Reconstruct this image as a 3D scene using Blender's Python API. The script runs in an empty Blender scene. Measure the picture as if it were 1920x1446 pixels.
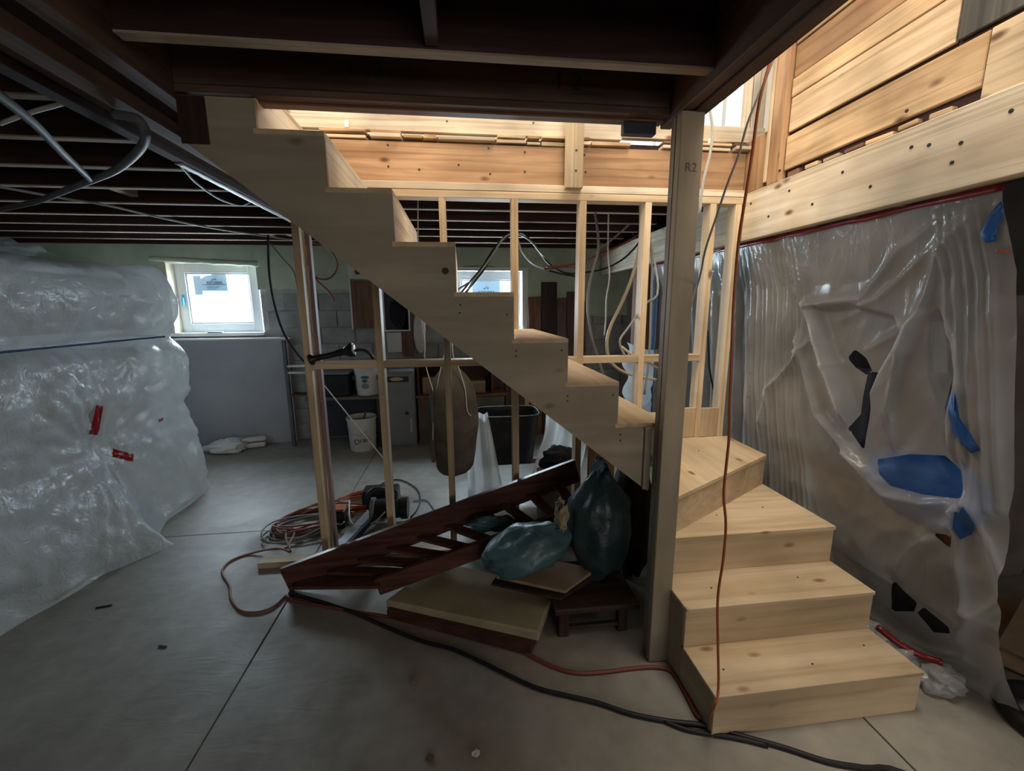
import bpy, bmesh, math, random
import numpy as np
from mathutils import Vector, Matrix, noise
random.seed(7)
SC = bpy.context.scene
COL = SC.collection

# ---------------------------------------------------------------- camera
FPX, PITCH, YAW, ROLL, CH = 785.0, 0.180839, 0.117000, -0.0068885, 1.643
_fw = np.array([math.sin(YAW)*math.cos(PITCH), math.cos(YAW)*math.cos(PITCH), -math.sin(PITCH)])
_rt = np.array([math.cos(YAW), -math.sin(YAW), 0.0]); _up = np.cross(_rt, _fw)
_r = math.cos(ROLL)*_rt + math.sin(ROLL)*_up; _u = np.cross(_r, _fw)
cam = bpy.data.cameras.new('camera'); camo = bpy.data.objects.new('camera', cam); COL.objects.link(camo)
cam.sensor_fit = 'HORIZONTAL'; cam.sensor_width = 36.0; cam.lens = FPX/1920*36.0
cam.clip_start = 0.02; cam.clip_end = 200
camo.matrix_world = Matrix(((_r[0], _u[0], -_fw[0], 0), (_r[1], _u[1], -_fw[1], 0), (_r[2], _u[2], -_fw[2], CH), (0, 0, 0, 1)))
SC.camera = camo

def _ray(x, y):
    d = _fw*FPX + _r*(x-960) - _u*(y-723)
    return d
def PZ(x, y, z):            # photo pixel -> point on the level z
    d = _ray(x, y); t = (z-CH)/d[2]; return Vector((d[0]*t, d[1]*t, z))
def PY(x, y, Y):            # photo pixel -> point on the upright plane Y
    d = _ray(x, y); t = Y/d[1]; return Vector((d[0]*t, Y, CH+d[2]*t))
def PX(x, y, X):
    d = _ray(x, y); t = X/d[0]; return Vector((X, d[1]*t, CH+d[2]*t))

# ---------------------------------------------------------------- world, daylight and added fill lamps, exposure
w = bpy.data.worlds.new('sky'); SC.world = w; w.use_nodes = True
bg = w.node_tree.nodes['Background']; bg.inputs[0].default_value = (0.80, 0.90, 1.0, 1); bg.inputs[1].default_value = 1.0
SC.view_settings.view_transform = 'Standard'; SC.view_settings.look = 'None'
SC.view_settings.gamma = 1.0; SC.view_settings.exposure = 0.65; SC.view_settings.use_curve_mapping = False

def window_or_fill_light(name, loc, direction, sx, sy, power, color):
    l = bpy.data.lights.new(name, 'AREA'); l.shape = 'RECTANGLE'; l.size = sx; l.size_y = sy
    l.energy = power; l.color = color
    o = bpy.data.objects.new(name, l); COL.objects.link(o); o.location = loc
    o.rotation_euler = Vector(direction).to_track_quat('-Z', 'Y').to_euler()
    return o
COOL = (0.70, 0.87, 1.0); NEUT = (1.0, 0.87, 0.72); WARM = (1.0, 0.86, 0.66)
window_or_fill_light('daylight_window_1', (-2.93, 5.84, 1.86), (0, -1, -0.12), 0.95, 0.95, 84, COOL)
window_or_fill_light('daylight_window_2', (0.36, 5.84, 1.86), (0, -1, -0.12), 0.95, 0.90, 150, COOL)
window_or_fill_light('daylight_window_3', (2.15, 4.52, 3.95), (0, -1, -0.1), 1.5, 1.7, 50, (0.86, 0.94, 1.0))
window_or_fill_light('fill_lamp_front', (1.7, -3.75, 1.55), (-.1, 1, -0.05), 3.0, 1.3, 25, NEUT)  # added front fill from behind the camera, placed to brighten post and floor
window_or_fill_light('fill_lamp_upper_left', (-3.25, 1.6, 4.0), (1, 0, -0.25), 2.2, 1.7, 80, WARM)  # added upstairs lamp brightening the plank wall; no window there
window_or_fill_light('fill_lamp_skylight', (1.30, 1.2, 5.30), (0.02, 0, -1), 1.3, 2.3, 108, (1.0, 0.90, 0.74))  # added lamp through a made-up skylight, brightens treads and post
window_or_fill_light('fill_lamp_upper_front', (0.8, -2.95, 4.0), (0, 1, -0.2), 2.4, 1.7, 75, WARM)  # added upstairs lamp brightening the stud faces; no window there

# ---------------------------------------------------------------- materials
MATS = {}
def _nt(name):
    m = bpy.data.materials.new(name); m.use_nodes = True
    nt = m.node_tree; b = nt.nodes['Principled BSDF']; return m, nt, b
def _n(nt, t, **kw):
    n = nt.nodes.new(t)
    for k, v in kw.items():
        if k in n.inputs.keys() if hasattr(n.inputs, 'keys') else False: n.inputs[k].default_value = v
        else: setattr(n, k, v)
    return n
def _ramp(nt, stops):
    r = nt.nodes.new('ShaderNodeValToRGB'); e = r.color_ramp.elements
    while len(e) < len(stops): e.new(0.5)
    for i, (p, c) in enumerate(stops): e[i].position = p; e[i].color = (*c, 1) if len(c) == 3 else c
    return r
def _coords(nt, scale, rnd=3.0, kind='Object'):
    tc = nt.nodes.new('ShaderNodeTexCoord'); oi = nt.nodes.new('ShaderNodeObjectInfo')
    mu = nt.nodes.new('ShaderNodeMath'); mu.operation = 'MULTIPLY'; mu.inputs[1].default_value = rnd
    nt.links.new(oi.outputs['Random'], mu.inputs[0])
    cx = nt.nodes.new('ShaderNodeCombineXYZ')
    for i in range(3): nt.links.new(mu.outputs[0], cx.inputs[i])
    ad = nt.nodes.new('ShaderNodeVectorMath'); ad.operation = 'ADD'
    nt.links.new(tc.outputs[kind], ad.inputs[0]); nt.links.new(cx.outputs[0], ad.inputs[1])
    mp = nt.nodes.new('ShaderNodeVectorMath'); mp.operation = 'MULTIPLY'; mp.inputs[1].default_value = scale
    nt.links.new(ad.outputs[0], mp.inputs[0]); return mp.outputs[0], ad.outputs[0], oi
def wood(name, c_lo, c_hi, knot=(0.16, 0.08, 0.04), rough=0.62, grain=1.0, knots=True, vary=0.25, streak=0.75):
    res = []
    for ax in range(3):
        m, nt, b = _nt(name + '_' + 'xyz'[ax])
        sc = [15*grain]*3; sc[ax] = 1.1
        v, raw, oi = _coords(nt, sc, 7.0)
        nz = _n(nt, 'ShaderNodeTexNoise'); nz.inputs['Scale'].default_value = 1.0; nz.inputs['Detail'].default_value = 6; nz.inputs['Distortion'].default_value = 0.9
        nt.links.new(v, nz.inputs['Vector'])
        mid = [(a+c)/2 for a, c in zip(c_lo, c_hi)]
        r = _ramp(nt, [(0.36, c_lo), (0.5, mid), (0.62, c_hi)]); nt.links.new(nz.outputs['Fac'], r.inputs[0])
        # long dark grain streaks
        ss = [42*grain]*3; ss[ax] = 0.55
        sv = nt.nodes.new('ShaderNodeVectorMath'); sv.operation = 'MULTIPLY'; sv.inputs[1].default_value = ss; nt.links.new(raw, sv.inputs[0])
        sn = _n(nt, 'ShaderNodeTexNoise'); sn.inputs['Scale'].default_value = 1.0; sn.inputs['Detail'].default_value = 3; sn.inputs['Distortion'].default_value = 0.5; nt.links.new(sv.outputs[0], sn.inputs['Vector'])
        sr = _ramp(nt, [(0.52, (1, 1, 1)), (0.70, (0.62, 0.55, 0.48))]); nt.links.new(sn.outputs['Fac'], sr.inputs[0])
        sm = nt.nodes.new('ShaderNodeMixRGB'); sm.blend_type = 'MULTIPLY'; sm.inputs[0].default_value = streak; nt.links.new(r.outputs[0], sm.inputs[1]); nt.links.new(sr.outputs[0], sm.inputs[2])
        col = sm.outputs[0]
        # broad stain
        n2 = _n(nt, 'ShaderNodeTexNoise'); n2.inputs['Scale'].default_value = 2.2; n2.inputs['Detail'].default_value = 3
        nt.links.new(raw, n2.inputs['Vector'])
        hs = nt.nodes.new('ShaderNodeHueSaturation'); nt.links.new(col, hs.inputs['Color'])
        mr = nt.nodes.new('ShaderNodeMapRange'); mr.inputs[1].default_value = 0.3; mr.inputs[2].default_value = 0.7
        mr.inputs[3].default_value = 1-vary; mr.inputs[4].default_value = 1+vary
        ad = nt.nodes.new('ShaderNodeMath'); ad.operation = 'MULTIPLY_ADD'; ad.inputs[1].default_value = 0.25; 
        nt.links.new(oi.outputs['Random'], ad.inputs[0])
        sb = nt.nodes.new('ShaderNodeMath'); sb.operation = 'SUBTRACT'; sb.inputs[1].default_value = 0.125
        nt.links.new(n2.outputs['Fac'], ad.inputs[2]); nt.links.new(ad.outputs[0], sb.inputs[0])
        nt.links.new(sb.outputs[0], mr.inputs[0]); nt.links.new(mr.outputs[0], hs.inputs['Value'])
        col = hs.outputs[0]
        if knots:
            vs = [7.0]*3; vs[ax] = 3.2
            vm = nt.nodes.new('ShaderNodeVectorMath'); vm.operation = 'MULTIPLY'; vm.inputs[1].default_value = vs
            nt.links.new(raw, vm.inputs[0])
            vo = nt.nodes.new('ShaderNodeTexVoronoi'); vo.inputs['Scale'].default_value = 1.0; nt.links.new(vm.outputs[0], vo.inputs['Vector'])
            kr = _ramp(nt, [(0.045, (1, 1, 1)), (0.13, (0, 0, 0))]); nt.links.new(vo.outputs['Distance'], kr.inputs[0])
            mx = nt.nodes.new('ShaderNodeMixRGB'); mx.inputs[2].default_value = (*knot, 1)
            nt.links.new(kr.outputs[0], mx.inputs[0]); nt.links.new(col, mx.inputs[1]); col = mx.outputs[0]
        nt.links.new(col, b.inputs['Base Color']); b.inputs['Roughness'].default_value = rough
        b.inputs['Specular IOR Level'].default_value = 0.3
        bp = nt.nodes.new('ShaderNodeBump'); bp.inputs['Strength'].default_value = 0.18; bp.inputs['Distance'].default_value = 0.004
        nt.links.new(nz.outputs['Fac'], bp.inputs['Height']); nt.links.new(bp.outputs[0], b.inputs['Normal'])
        res.append(m)
    MATS[name] = res
def plain(name, c1, c2=None, scale=8.0, rough=0.6, bump=0.0, bscale=None, metal=0.0, detail=5, lo=0.35, hi=0.65, spec=0.4, stretch=(1, 1, 1), dist=0.004):
    m, nt, b = _nt(name)
    b.inputs['Roughness'].default_value = rough; b.inputs['Metallic'].default_value = metal; b.inputs['Specular IOR Level'].default_value = spec
    if c2 is None: b.inputs['Base Color'].default_value = (*c1, 1)
    v, raw, oi = _coords(nt, stretch, 5.0)
    if c2 is not None:
        nz = _n(nt, 'ShaderNodeTexNoise'); nz.inputs['Scale'].default_value = scale; nz.inputs['Detail'].default_value = detail
        nt.links.new(v, nz.inputs['Vector']); r = _ramp(nt, [(lo, c1), (hi, c2)]); nt.links.new(nz.outputs['Fac'], r.inputs[0])
        nt.links.new(r.outputs[0], b.inputs['Base Color'])
    if bump:
        n2 = _n(nt, 'ShaderNodeTexNoise'); n2.inputs['Scale'].default_value = bscale or scale*3; n2.inputs['Detail'].default_value = 6
        nt.links.new(v, n2.inputs['Vector'])
        bp = nt.nodes.new('ShaderNodeBump'); bp.inputs['Strength'].default_value = bump; bp.inputs['Distance'].default_value = dist
        nt.links.new(n2.outputs['Fac'], bp.inputs['Height']); nt.links.new(bp.outputs[0], b.inputs['Normal'])
    MATS[name] = m; return m
def film(name, color, clear, rough=0.22, trans=0.4, wr=14.0, stretch=(1, 1, 1), bump=0.5):
    """thin polyethylene film: part clear, part milky, glossy, finely crumpled"""
    m, nt, b = _nt(name); out = nt.nodes['Material Output']
    b.inputs['Base Color'].default_value = (*color, 1); b.inputs['Roughness'].default_value = rough; b.inputs['Specular IOR Level'].default_value = 0.6
    v, raw, oi = _coords(nt, stretch, 5.0)
    nz = _n(nt, 'ShaderNodeTexNoise'); nz.inputs['Scale'].default_value = wr; nz.inputs['Detail'].default_value = 4; nz.inputs['Distortion'].default_value = 1.6
    nt.links.new(v, nz.inputs['Vector'])
    s = nt.nodes.new('ShaderNodeMath'); s.operation = 'SUBTRACT'; s.inputs[1].default_value = 0.5; nt.links.new(nz.outputs['Fac'], s.inputs[0])
    a = nt.nodes.new('ShaderNodeMath'); a.operation = 'ABSOLUTE'; nt.links.new(s.outputs[0], a.inputs[0])
    bp = nt.nodes.new('ShaderNodeBump'); bp.inputs['Strength'].default_value = bump; bp.inputs['Distance'].default_value = 0.02; bp.invert = True
    nt.links.new(a.outputs[0], bp.inputs['Height']); nt.links.new(bp.outputs[0], b.inputs['Normal'])
    tl = nt.nodes.new('ShaderNodeBsdfTranslucent'); tl.inputs[0].default_value = (*color, 1)
    m1 = nt.nodes.new('ShaderNodeMixShader'); m1.inputs[0].default_value = trans
    nt.links.new(b.outputs[0], m1.inputs[1]); nt.links.new(tl.outputs[0], m1.inputs[2])
    tr = nt.nodes.new('ShaderNodeBsdfTransparent'); m2 = nt.nodes.new('ShaderNodeMixShader')
    n3 = _n(nt, 'ShaderNodeTexNoise'); n3.inputs['Scale'].default_value = 2.5; nt.links.new(raw, n3.inputs['Vector'])
    mr = nt.nodes.new('ShaderNodeMapRange'); mr.inputs[1].default_value = 0.3; mr.inputs[2].default_value = 0.7
    mr.inputs[3].default_value = max(0, clear-0.15); mr.inputs[4].default_value = min(1, clear+0.15); nt.links.new(n3.outputs['Fac'], mr.inputs[0])
    if clear > 0: nt.links.new(mr.outputs[0], m2.inputs[0])
    else: m2.inputs[0].default_value = 0
    nt.links.new(m1.outputs[0], m2.inputs[1]); nt.links.new(tr.outputs[0], m2.inputs[2]); nt.links.new(m2.outputs[0], out.inputs[0])
    MATS[name] = m
def glass(name):
    m, nt, b = _nt(name); out = nt.nodes['Material Output']
    tr = nt.nodes.new('ShaderNodeBsdfTransparent'); gl = nt.nodes.new('ShaderNodeBsdfGlossy'); gl.inputs['Roughness'].default_value = 0.02
    mx = nt.nodes.new('ShaderNodeMixShader'); mx.inputs[0].default_value = 0.06
    nt.links.new(tr.outputs[0], mx.inputs[1]); nt.links.new(gl.outputs[0], mx.inputs[2]); nt.links.new(mx.outputs[0], out.inputs[0]); MATS[name] = m

wood('pine', (0.54, 0.39, 0.235), (0.68, 0.53, 0.35), knot=(0.22, 0.11, 0.05))
wood('pine_pale', (0.60, 0.485, 0.35), (0.73, 0.63, 0.48), knot=(0.20, 0.11, 0.06), vary=0.3)
wood('plywood', (0.54, 0.40, 0.245), (0.66, 0.51, 0.34), knot=(0.25, 0.14, 0.06), grain=0.8, vary=0.18, streak=0.35)
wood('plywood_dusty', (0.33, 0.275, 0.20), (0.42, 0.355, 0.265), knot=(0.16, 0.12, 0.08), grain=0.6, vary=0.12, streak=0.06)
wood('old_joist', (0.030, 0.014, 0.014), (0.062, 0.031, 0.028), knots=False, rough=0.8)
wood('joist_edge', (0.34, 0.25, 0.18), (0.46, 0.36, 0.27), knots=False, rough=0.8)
wood('old_beam', (0.085, 0.048, 0.034), (0.15, 0.086, 0.060), knots=False, rough=0.75)
wood('plank_pale', (0.44, 0.31, 0.185), (0.62, 0.47, 0.30), knot=(0.15, 0.08, 0.04), vary=0.4)
wood('rim_board', (0.31, 0.165, 0.080), (0.47, 0.285, 0.155), knot=(0.12, 0.05, 0.02))
wood('plank_gold', (0.40, 0.245, 0.12), (0.64, 0.45, 0.265), knot=(0.14, 0.065, 0.025), vary=0.4)
wood('grey_wood', (0.28, 0.26, 0.23), (0.42, 0.39, 0.35), knots=False)
wood('tar_board', (0.09, 0.085, 0.075), (0.17, 0.16, 0.14), knots=False)
wood('red_wood', (0.075, 0.030, 0.022), (0.135, 0.058, 0.042), knots=False, rough=0.32)
wood('brown_wood', (0.13, 0.065, 0.04), (0.22, 0.115, 0.075), knots=False)
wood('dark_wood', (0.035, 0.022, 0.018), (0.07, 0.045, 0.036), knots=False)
wood('pink_board', (0.26, 0.17, 0.165), (0.36, 0.25, 0.235), knots=False)
plain('concrete_block', (0.27, 0.27, 0.27), (0.40, 0.395, 0.385), 5, 0.9, 0.5, 60)
plain('mortar', (0.38, 0.38, 0.37), (0.48, 0.47, 0.46), 9, 0.95, 0.4, 50)
plain('green_parge', (0.40, 0.47, 0.35), (0.58, 0.64, 0.50), 2.2, 0.85, 0.5, 18, detail=8)
plain('grey_paint', (0.34, 0.33, 0.35), (0.39, 0.38, 0.40), 2, 0.6, 0.1, 20)
plain('white_paint', (0.70, 0.70, 0.68), (0.78, 0.78, 0.76), 3, 0.5)
plain('upper_white', (0.72, 0.66, 0.56), (0.78, 0.72, 0.62), 3, 0.7)
plain('white_pvc', (0.74, 0.77, 0.78), None, rough=0.35)
plain('beige_reveal', (0.60, 0.53, 0.40), (0.72, 0.64, 0.50), 4, 0.7)
plain('cardboard', (0.30, 0.19, 0.11), (0.38, 0.26, 0.16), 6, 0.8, 0.15, 40)
plain('white_card', (0.62, 0.60, 0.56), (0.70, 0.68, 0.64), 5, 0.7)
plain('tan_slab', (0.34, 0.28, 0.17), (0.44, 0.37, 0.24), 4, 0.85, 0.5, 60)
plain('black_plastic', (0.012, 0.012, 0.014), (0.022, 0.022, 0.025), 8, 0.38)
plain('black_rubber', (0.010, 0.010, 0.011), None, rough=0.55)
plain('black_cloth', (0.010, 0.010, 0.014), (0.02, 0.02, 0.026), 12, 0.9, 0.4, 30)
plain('grey_metal', (0.20, 0.21, 0.22), (0.25, 0.26, 0.27), 3, 0.45)
plain('steel', (0.45, 0.46, 0.47), (0.55, 0.56, 0.57), 6, 0.35, metal=0.9)
plain('screw_black', (0.015, 0.013, 0.012), None, rough=0.5)
plain('conduit_grey', (0.085, 0.09, 0.10), (0.13, 0.135, 0.14), 9, 0.6)
plain('cable_black', (0.014, 0.014, 0.015), None, rough=0.5)
plain('cable_grey', (0.30, 0.29, 0.27), None, rough=0.5)
plain('cable_white', (0.66, 0.63, 0.56), None, rough=0.5)
plain('cable_beige', (0.52, 0.43, 0.30), None, rough=0.5)
plain('cable_orange', (0.42, 0.10, 0.028), None, rough=0.5)
plain('cable_rust', (0.30, 0.10, 0.06), None, rough=0.5)
plain('cable_red', (0.22, 0.055, 0.035), None, rough=0.5)
plain('red_tape', (0.36, 0.014, 0.022), None, rough=0.35)
plain('dark_red_tape', (0.15, 0.010, 0.02), (0.22, 0.012, 0.022), 20, 0.3)
plain('blue_tape', (0.014, 0.075, 0.28), (0.022, 0.11, 0.36), 9, 0.45, 0.5, 25)
plain('blue_rope', (0.035, 0.07, 0.16), (0.06, 0.11, 0.22), 60, 0.8)
plain('blue_film', (0.10, 0.45, 0.80), None, rough=0.3)
plain('canvas', (0.085, 0.070, 0.055), (0.13, 0.11, 0.085), 10, 0.95, 0.5, 80)
plain('bag_teal', (0.06, 0.14, 0.16), (0.11, 0.22, 0.24), 5, 0.42, 0.6, 14, spec=0.6, dist=0.02)
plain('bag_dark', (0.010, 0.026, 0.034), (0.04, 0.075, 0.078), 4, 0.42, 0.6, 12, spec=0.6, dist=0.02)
plain('bag_white', (0.68, 0.70, 0.70), (0.78, 0.80, 0.80), 5, 0.4, 0.5, 12, dist=0.02)
plain('bucket_white', (0.60, 0.60, 0.56), (0.70, 0.70, 0.66), 7, 0.4)
plain('plaster', (0.36, 0.34, 0.28), (0.46, 0.43, 0.36), 9, 0.9, 0.4, 30)
plain('navy', (0.028, 0.032, 0.048), (0.045, 0.05, 0.068), 5, 0.6)
plain('maroon', (0.085, 0.035, 0.035), (0.13, 0.055, 0.052), 5, 0.6)
plain('dusty_brown', (0.12, 0.10, 0.085), (0.18, 0.15, 0.125), 5, 0.8)
film('sticker', (0.70, 0.86, 0.95), 0.0, rough=0.5, trans=0.055, wr=4, bump=0.02)
plain('ink', (0.03, 0.035, 0.045), None, rough=0.7)
plain('pencil', (0.16, 0.125, 0.09), None, rough=0.8)
plain('ink_blue', (0.06, 0.12, 0.20), None, rough=0.7)
plain('label_dark', (0.022, 0.018, 0.05), (0.06, 0.015, 0.02), 1.6, 0.5)
plain('label_gold', (0.55, 0.46, 0.20), None, rough=0.5)
plain('dark_wall', (0.10, 0.095, 0.09), (0.15, 0.14, 0.13), 2, 0.9)
film('wrap_film', (0.80, 0.84, 0.84), 0.08, rough=0.28, trans=0.25, wr=11, bump=0.6)
film('sheet_film', (0.70, 0.71, 0.71), 0.44, rough=0.19, trans=0.4, wr=9, stretch=(1, 1, 0.35), bump=0.45)
film('white_film', (0.78, 0.82, 0.84), 0.14, rough=0.3, trans=0.5, wr=10, bump=0.5)
glass('pane_glass')

def concrete():
    m, nt, b = _nt('concrete_floor'); b.inputs['Specular IOR Level'].default_value = 0.42
    tc = nt.nodes.new('ShaderNodeNewGeometry'); P = tc.outputs['Position']
    a = _n(nt, 'ShaderNodeTexNoise'); a.inputs['Scale'].default_value = 1.3; a.inputs['Detail'].default_value = 7; a.inputs['Distortion'].default_value = 0.8
    c = _n(nt, 'ShaderNodeTexNoise'); c.inputs['Scale'].default_value = 11; c.inputs['Detail'].default_value = 6
    nt.links.new(P, a.inputs['Vector']); nt.links.new(P, c.inputs['Vector'])
    mx = nt.nodes.new('ShaderNodeMixRGB'); mx.inputs[0].default_value = 0.35; nt.links.new(a.outputs['Fac'], mx.inputs[1]); nt.links.new(c.outputs['Fac'], mx.inputs[2])
    r = _ramp(nt, [(0.30, (0.215, 0.195, 0.168)), (0.5, (0.315, 0.288, 0.25)), (0.68, (0.41, 0.378, 0.332))]); nt.links.new(mx.outputs[0], r.inputs[0])
    nt.links.new(r.outputs[0], b.inputs['Base Color'])
    rr = _ramp(nt, [(0.35, (0.34,)*3), (0.65, (0.62,)*3)]); nt.links.new(a.outputs['Fac'], rr.inputs[0]); nt.links.new(rr.outputs[0], b.inputs['Roughness'])
    # trowel ridges
    mp = nt.nodes.new('ShaderNodeMapping'); mp.inputs['Rotation'].default_value = (0, 0, 0.5); mp.inputs['Scale'].default_value = (3, 11, 1)
    nt.links.new(P, mp.inputs[0]); d = _n(nt, 'ShaderNodeTexNoise'); d.inputs['Scale'].default_value = 1.0; d.inputs['Detail'].default_value = 5; d.inputs['Distortion'].default_value = 1.5
    nt.links.new(mp.outputs[0], d.inputs['Vector'])
    bp = nt.nodes.new('ShaderNodeBump'); bp.inputs['Strength'].default_value = 0.16; bp.inputs['Distance'].default_value = 0.012
    nt.links.new(d.outputs['Fac'], bp.inputs['Height']); nt.links.new(bp.outputs[0], b.inputs['Normal'])
    MATS['concrete_floor'] = m
concrete()

# ---------------------------------------------------------------- mesh helpers
WORLD = {}
class MB:
    def __init__(s): s.v = []; s.f = []
    def add(s, vs, fs):
        o = len(s.v); s.v += [tuple(p) for p in vs]; s.f += [tuple(i+o for i in f) for f in fs]; return s
    def box(s, x0, x1, y0, y1, z0, z1):
        vs = [(x0, y0, z0), (x1, y0, z0), (x1, y1, z0), (x0, y1, z0), (x0, y0, z1), (x1, y0, z1), (x1, y1, z1), (x0, y1, z1)]
        return s.add(vs, [(0, 3, 2, 1), (4, 5, 6, 7), (0, 1, 5, 4), (1, 2, 6, 5), (2, 3, 7, 6), (3, 0, 4, 7)])
    def hexa(s, c8):
        return s.add(c8, [(0, 3, 2, 1), (4, 5, 6, 7), (0, 1, 5, 4), (1, 2, 6, 5), (2, 3, 7, 6), (3, 0, 4, 7)])
    def beam(s, p0, p1, wdt, hgt, up=(0, 0, 1)):
        p0 = Vector(p0); p1 = Vector(p1); d = (p1-p0).normalized(); up = Vector(up)
        sd = d.cross(up).normalized(); up = sd.cross(d).normalized(); a = sd*wdt/2; b = up*hgt/2
        return s.hexa([p0-a-b, p1-a-b, p1+a-b, p0+a-b, p0-a+b, p1-a+b, p1+a+b, p0+a+b])
    def obox(s, c, sx, sy, sz, rx=0, ry=0, rz=0):
        R = Matrix.Rotation(rz, 3, 'Z') @ Matrix.Rotation(ry, 3, 'Y') @ Matrix.Rotation(rx, 3, 'X'); c = Vector(c)
        q = [(-1, -1, -1), (1, -1, -1), (1, 1, -1), (-1, 1, -1), (-1, -1, 1), (1, -1, 1), (1, 1, 1), (-1, 1, 1)]
        return s.hexa([c + R @ Vector((a*sx/2, b*sy/2, d*sz/2)) for a, b, d in q])
    def prism(s, pts, ext):
        pts = [Vector(p) for p in pts]; e = Vector(ext); n = len(pts)
        fs = [tuple(range(n))[::-1], tuple(range(n, 2*n))] + [(i, (i+1) % n, n+(i+1) % n, n+i) for i in range(n)]
        return s.add(pts+[p+e for p in pts], fs)
    def tube(s, pts, r, n=6, smooth=3, closed=False):
        P = [Vector(p) for p in pts]
        if smooth > 1 and len(P) > 2:
            Q = []; m = len(P); rng = m if closed else m-1
            for i in range(rng):
                a = P[(i-1) % m] if (closed or i > 0) else P[0]; b = P[i]; c = P[(i+1) % m]; d = P[(i+2) % m] if (closed or i+2 < m) else P[-1]
                for k in range(smooth):
                    t = k/smooth
                    Q.append(0.5*((2*b)+(c-a)*t+(2*a-5*b+4*c-d)*t*t+(3*b-a-3*c+d)*t**3))
            if not closed: Q.append(P[-1])
            P = Q
        m = len(P); vs = []; prev = None
        for i, p in enumerate(P):
            d = (P[(i+1) % m]-P[i-1]) if closed else (P[min(i+1, m-1)]-P[max(i-1, 0)])
            if d.length < 1e-7: d = Vector((0, 0, 1))
            d.normalize()
            if prev is None:
                a = Vector((0, 0, 1)) if abs(d.z) < 0.9 else Vector((1, 0, 0)); prev = d.cross(a).normalized()
            sd = (prev-d*prev.dot(d))
            sd = sd.normalized() if sd.length > 1e-6 else d.orthogonal().normalized(); prev = sd; up = d.cross(sd)
            rr = r(i/(m-1)) if callable(r) else r
            for k in range(n):
                an = 2*math.pi*k/n; vs.append(p+sd*math.cos(an)*rr+up*math.sin(an)*rr)
        fs = []
        for i in range(m if closed else m-1):
            j = (i+1) % m
            for k in range(n): fs.append((i*n+k, i*n+(k+1) % n, j*n+(k+1) % n, j*n+k))
        if not closed: fs += [tuple(range(n))[::-1], tuple(range((m-1)*n, m*n))]
        return s.add(vs, fs)
    def lathe(s, prof, c, n=20, axis='z', cap=True):
        vs = []; c = Vector(c)
        for (r, h) in prof:
            for k in range(n):
                a = 2*math.pi*k/n; q = (r*math.cos(a), r*math.sin(a), h)
                if axis == 'y': q = (q[0], q[2], q[1])
                if axis == 'x': q = (q[2], q[0], q[1])
                vs.append(c+Vector(q))
        m = len(prof); fs = [(i*n+k, i*n+(k+1) % n, (i+1)*n+(k+1) % n, (i+1)*n+k) for i in range(m-1) for k in range(n)]
        if cap: fs += [tuple(range(n))[::-1], tuple(range((m-1)*n, m*n))]
        return s.add(vs, fs)
    def grid(s, fn, nu, nv, keep=None):
        vs = [fn(i/nu, j/nv) for j in range(nv+1) for i in range(nu+1)]
        fs = []
        for j in range(nv):
            for i in range(nu):
                if keep and not keep((i+.5)/nu, (j+.5)/nv): continue
                a = j*(nu+1)+i; fs.append((a, a+1, a+nu+2, a+nu+1))
        return s.add(vs, fs)
    def blob(s, c, rx, ry, rz, disp=0.08, freq=3.0, seed=0.0, nu=28, nv=18, flat=0.0, shape=None):
        c = Vector(c); vs = []
        for j in range(nv+1):
            th = math.pi*j/nv
            for i in range(nu):
                ph = 2*math.pi*i/nu
                d = Vector((math.sin(th)*math.cos(ph), math.sin(th)*math.sin(ph), math.cos(th)))
                k = 1+disp*noise.noise(d*freq+Vector((seed, seed*1.7, 0)))+disp*0.6*abs(noise.noise(d*freq*2.3+Vector((0, seed, 9))))
                p = Vector((d.x*rx*k, d.y*ry*k, d.z*rz*k))
                if shape: p = shape(p)
                if flat and p.z < -rz*flat: p.z = -rz*flat
                vs.append(c+p)
        fs = [(j*nu+i, (j+1)*nu+i, (j+1)*nu+(i+1) % nu, j*nu+(i+1) % nu) for j in range(nv) for i in range(nu)]
        return s.add(vs, fs)
    def build(s, name, mat, parent=None, smooth=False, bevel=0.0, solid=0.0, origin=None):
        V = np.array(s.v); lo = V.min(0); hi = V.max(0)
        c = Vector(origin) if origin is not None else Vector((lo+hi)/2)
        if parent is None and origin is None: c.z = float(lo[2])
        me = bpy.data.meshes.new(name); me.from_pydata([tuple(Vector(p)-c) for p in s.v], [], s.f); me.update()
        bm = bmesh.new(); bm.from_mesh(me)
        if smooth: bmesh.ops.remove_doubles(bm, verts=bm.verts, dist=1e-5)
        loose = [x for x in bm.verts if not x.link_faces]
        if loose: bmesh.ops.delete(bm, geom=loose, context='VERTS')
        if bevel: bmesh.ops.bevel(bm, geom=bm.edges[:], offset=bevel, segments=1, affect='EDGES', clamp_overlap=True)
        bmesh.ops.recalc_face_normals(bm, faces=bm.faces)
        bm.to_mesh(me); bm.free()
        if smooth:
            for p in me.polygons: p.use_smooth = True
        mt = MATS[mat]
        if isinstance(mt, list): mt = mt[int(np.argmax(hi-lo))]
        me.materials.append(mt)
        o = bpy.data.objects.new(name, me); COL.objects.link(o)
        if parent is not None:
            o.parent = parent; o.location = c-WORLD[parent]
        else: o.location = c
        WORLD[o] = c.copy()
        if solid:
            md = o.modifiers.new('thickness', 'SOLIDIFY'); md.thickness = solid; md.offset = 0
        return o
def box(name, mat, b, parent=None, bevel=0.0025): return MB().box(*b).build(name, mat, parent, bevel=bevel)
def tag(o, label, cat, group=None):
    o['label'] = label; o['category'] = cat
    if group: o['group'] = group
    return o
def thing(name, label, cat, loc, group=None):
    o = bpy.data.objects.new(name, None); COL.objects.link(o); o.location = loc; o.empty_display_size = 0.05
    WORLD[o] = Vector(loc); return tag(o, label, cat, group)
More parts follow.
